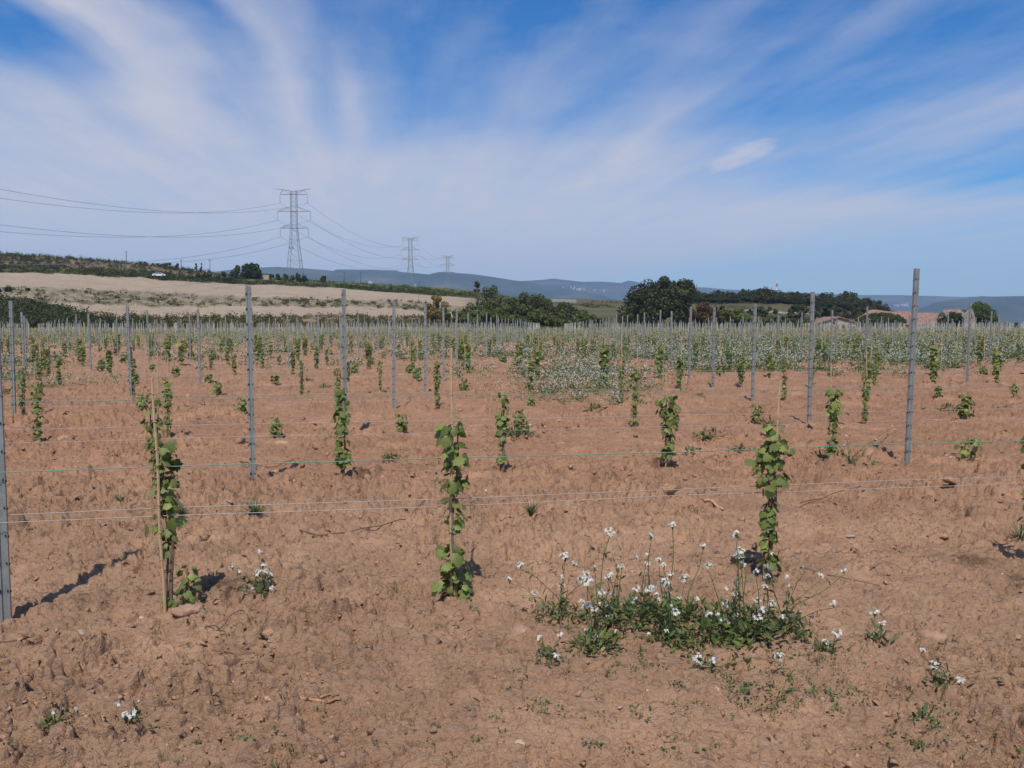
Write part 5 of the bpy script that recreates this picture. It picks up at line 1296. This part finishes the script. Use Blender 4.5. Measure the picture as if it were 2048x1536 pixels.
# isolated darker weeds on the bare soil of the nearer rows
def scattered():
    rs = np.random.RandomState(46); protos_ = [weed_foliage(.16, 70, .09, [], rs, (1.0, 1.05, .85), .14) for _ in range(3)]
    spots = [(20, 790), (200, 740), (650, 775), (745, 700), (1410, 885), (1430, 870), (1385, 915), (1540, 855), (1900, 825), (1190, 830), (1760, 760), (1280, 815), (1400, 800), (615, 765), (80, 800), (940, 745), (1640, 925), (1480, 905), (780, 925)]
    for i, (x, y) in enumerate(spots):
        X, Y = gpix(x, y); o = link('weed_clump', protos_[i % 3], loc=(X, Y, gz(X, Y)), rz=rs.uniform(0, 6)); s = rs.uniform(.5, 1.1); o.scale = (s, s, s * .8)
        d = Y; row = int((Y - .187 * X - 4.9) / 3.6) + 1
        tag(o, lab('low green weed clump past the {o} row, {l}', max(0, row), X, Y, 'low green weed clump far back between the vine rows', 11), 'weed', 'low weed clumps between the rows')
scattered()

# ---------------------------------------------------------------- stones, clods, sticks
def stone(bx, by, r, label, tint=(1, 1, 1), name='stone', flat=.6, seed=0, ex=1.3):
    rs = np.random.RandomState(seed + 500); X, Y = gpix(bx, by)
    n, m_ = 20, 12; th = np.linspace(0, 2 * math.pi, n, endpoint=False); ph = np.linspace(-1.45, 1.5, m_); TH, PH = np.meshgrid(th, ph)
    d = np.stack([np.cos(TH) * np.cos(PH) * ex, np.sin(TH) * np.cos(PH), np.sin(PH) * flat], -1)
    q = .72 + .55 * fbm(d[..., 0] * 1.7 + seed * 3, d[..., 1] * 1.7 + d[..., 2] * 2.3, 3, seed)
    v = (d * q[..., None] * r).reshape(-1, 3); idx = np.arange(n * m_).reshape(m_, n); nx = np.roll(idx, -1, 1)
    f = np.stack([idx[:-1], nx[:-1], nx[1:], idx[1:]], -1).reshape(-1, 4)
    me = raw_mesh(name, v, [f, idx[-1][None]], [M_STONE], cols=np.full((len(v), 3), 1.) * np.array(tint), smooth=True)
    tag(link(name, me, loc=(X, Y, gz(X, Y) + r * flat * .25), rz=rs.uniform(-.5, .5)), label, 'stone' if name == 'stone' else 'clod')
stone(1862, 1292, .055, 'big rounded tan clod beside the straggling white-flowered plant', (1.25, .96, .76), 'soil_clod', .7, 1)
stone(1082, 1222, .026, 'small dark grey stone beside the first flower plant', (.75, .75, .8), seed=2, ex=1.5)
stone(162, 1272, .03, 'pale grey stone beside dry twigs near the corner post', (1.2, 1.25, 1.25), seed=3)
stone(563, 890, .07, 'flat pale stone just past the second-row grey post', (1.5, 1.15, .9), flat=.45, seed=4, ex=1.5)
stone(1040, 1272, .05, 'rounded soil clod between the bushy-skirted vine and the flowers', (1.25, .96, .76), 'soil_clod', .6, 5)
stone(375, 1240, .05, 'long soil clod at the foot of the sucker shoot', (1.25, .96, .76), 'soil_clod', .6, 6, 1.7)
stone(264, 1253, .04, 'lumpy soil clod between the corner post and its vine', (1.25, .96, .76), 'soil_clod', .7, 7)
stone(1040, 1520, .018, 'cream pebble lying alone on the nearer crusted soil', (2.0, 1.75, 1.3), seed=8)
stone(283, 1244, .012, 'cream pebble beside the lumpy soil clod', (1.9, 1.7, 1.3), seed=9)
stone(1700, 1070, .03, 'grey stone on the bare soil past the slender vine', (1.3, 1.2, 1.1), seed=10, flat=.4)
stone(1120, 890 + 0, .06, 'red brown clod past the second wire row before the track', (1.25, .96, .76), 'soil_clod', .6, 11)
stone(1740, 908, .09, 'tan clod beside the tall white-grey post row', (1.25, .96, .76), 'soil_clod', .5, 12, 1.5)
def pebbles():
    rs = np.random.RandomState(51); n = 9000
    y = rs.uniform(700, 1560, n) ; pts = np.array([gpix(x_, y_) for x_, y_ in zip(rs.uniform(-60, 2110, n), 690 + (y - 700))]); z = height(pts[:, 0], pts[:, 1])
    T8 = np.array([(0.1, 0, .75), (1, 0, 0), (.3, .9, .1), (-.8, .6, 0), (-.8, -.6, .1), (.3, -.9, 0), (0, 0, -.6)]) * np.array([1, .8, .6])
    FT = np.array([[0, 1, 2], [0, 2, 3], [0, 3, 4], [0, 4, 5], [0, 5, 1], [6, 2, 1], [6, 3, 2], [6, 4, 3], [6, 5, 4], [6, 1, 5]])
    s = np.exp(rs.normal(size=n) * .62) * .0085 * np.clip(pts[:, 1] / 5, .8, 2.4); ms = rough_mask(pts[:, 0], pts[:, 1]); kp = rs.uniform(size=n) < ms; pts, z, s = pts[kp], z[kp], s[kp]; n = len(s)
    v, f = cards(np.c_[pts, z + s * .05], s, rs, T=T8, FT=FT, up=(0, 0, 2.5)); v = v + rs.normal(size=v.shape) * rep(s[:, None], 7) * .22; col = np.where(rs.uniform(size=(n, 1)) < .05, np.array([[1.7, 1.35, 1.0]]), np.array([[1.34, .99, .73]])) * rs.uniform(.72, 1.1, (n, 1))
    tag(link('pebbles', raw_mesh('pebbles', v, [f], [M_STONE], cols=rep(col, 7))), 'crumbs of soil and cream grit strewn over the tilled ground', 'pebbles', kind='stuff')
pebbles()
def stick(pts, r, label, name='dry_twig', tint=(1.4, 1.25, 1.1), lift=.008, cat='twig'):
    G = [gpix(*p) for p in pts]; P = []
    for (a, b) in zip(G[:-1], G[1:]):
        for t in np.linspace(0, 1, 5)[:-1]: P.append((a[0] + (b[0] - a[0]) * t, a[1] + (b[1] - a[1]) * t))
    P.append(G[-1]); Z = [gz(*p) + lift for p in P]; Z = [max(Z[max(0, i - 1):i + 2]) for i in range(len(Z))]
    m = MB(); m.tube([(p[0], p[1], z) for p, z in zip(P, Z)], np.linspace(r, r * .55, len(P)), 6, col=tint)
    tag(link(name, m.mesh(name, [M_WOOD], True)), label, cat)
stick([(1408, 1012), (1425, 1017), (1446, 1027)], .016, 'pale bleached stick behind the slender vine', 'dry_stick', (2.6, 2.3, 2.0), .01, 'stick')
stick([(580, 1404), (610, 1413), (640, 1417), (682, 1421)], .010, 'peeling dry stick lying alone on the near soil', 'dry_stick', (1.9, 1.5, 1.2), .006, 'stick')
stick([(640, 1416), (662, 1408), (678, 1411)], .005, 'splinter beside the peeling dry stick', 'dry_twig', (1.7, 1.4, 1.1))
stick([(600, 1075), (640, 1086), (700, 1078), (780, 1066), (820, 1052), (850, 1020)], .006, 'long dark cane curving over soil before the bushy-skirted vine', 'dry_cane', (.8, .8, .8), .012, 'cane')
stick([(1600, 1148), (1680, 1163), (1760, 1180)], .004, 'thin dark twig past the slender vine', 'dry_twig', (.9, .9, .9))
stick([(1740, 1150), (1780, 1139), (1825, 1145)], .004, 'arched grey twig on bare soil past the slender vine', 'dry_twig', (1.3, 1.2, 1.2), .02)
stick([(-10, 1290), (40, 1282), (110, 1287)], .006, 'dry twig at the foot of the corner post', 'dry_twig', (1.3, 1.2, 1.1))
stick([(410, 1275), (450, 1268), (490, 1243)], .004, 'thin dark twig before the small tufted flower plant', 'dry_twig', (.7, .7, .7))
stick([(425, 1317), (470, 1328), (510, 1323)], .004, 'short twig on the soil below the leafy corner vine', 'dry_twig', (1.2, 1.0, .9))
stick([(480, 930), (540, 940), (600, 925)], .006, 'thin dark twig at the foot of the second-row grey post', 'dry_twig', (.7, .6, .6))
stick([(1600, 1010), (1660, 1003), (1720, 985)], .005, 'dark twig under the plain wires past the slender vine', 'dry_twig', (.7, .6, .6))

# ---------------------------------------------------------------- haze
def haze():
    m = MB(); zb, zt = -75, 560
    m.box((0, 4000, (zb + zt) / 2), (27000, 9000, zt - zb))
    mt = bpy.data.materials.new('haze'); mt.use_nodes = True; N, L = mt.node_tree.nodes, mt.node_tree.links; N.clear()
    pv = N.new('ShaderNodeVolumePrincipled'); pv.inputs['Color'].default_value = (.46, .66, 1.0, 1); pv.inputs['Density'].default_value = 1.0e-4; pv.inputs['Anisotropy'].default_value = .0
    out = N.new('ShaderNodeOutputMaterial'); L.new(pv.outputs[0], out.inputs['Volume'])
    me = m.mesh('haze', [mt]); tag(link('haze', me), 'thin blue air between the vineyard and the mountains', 'haze', kind='stuff')
haze()
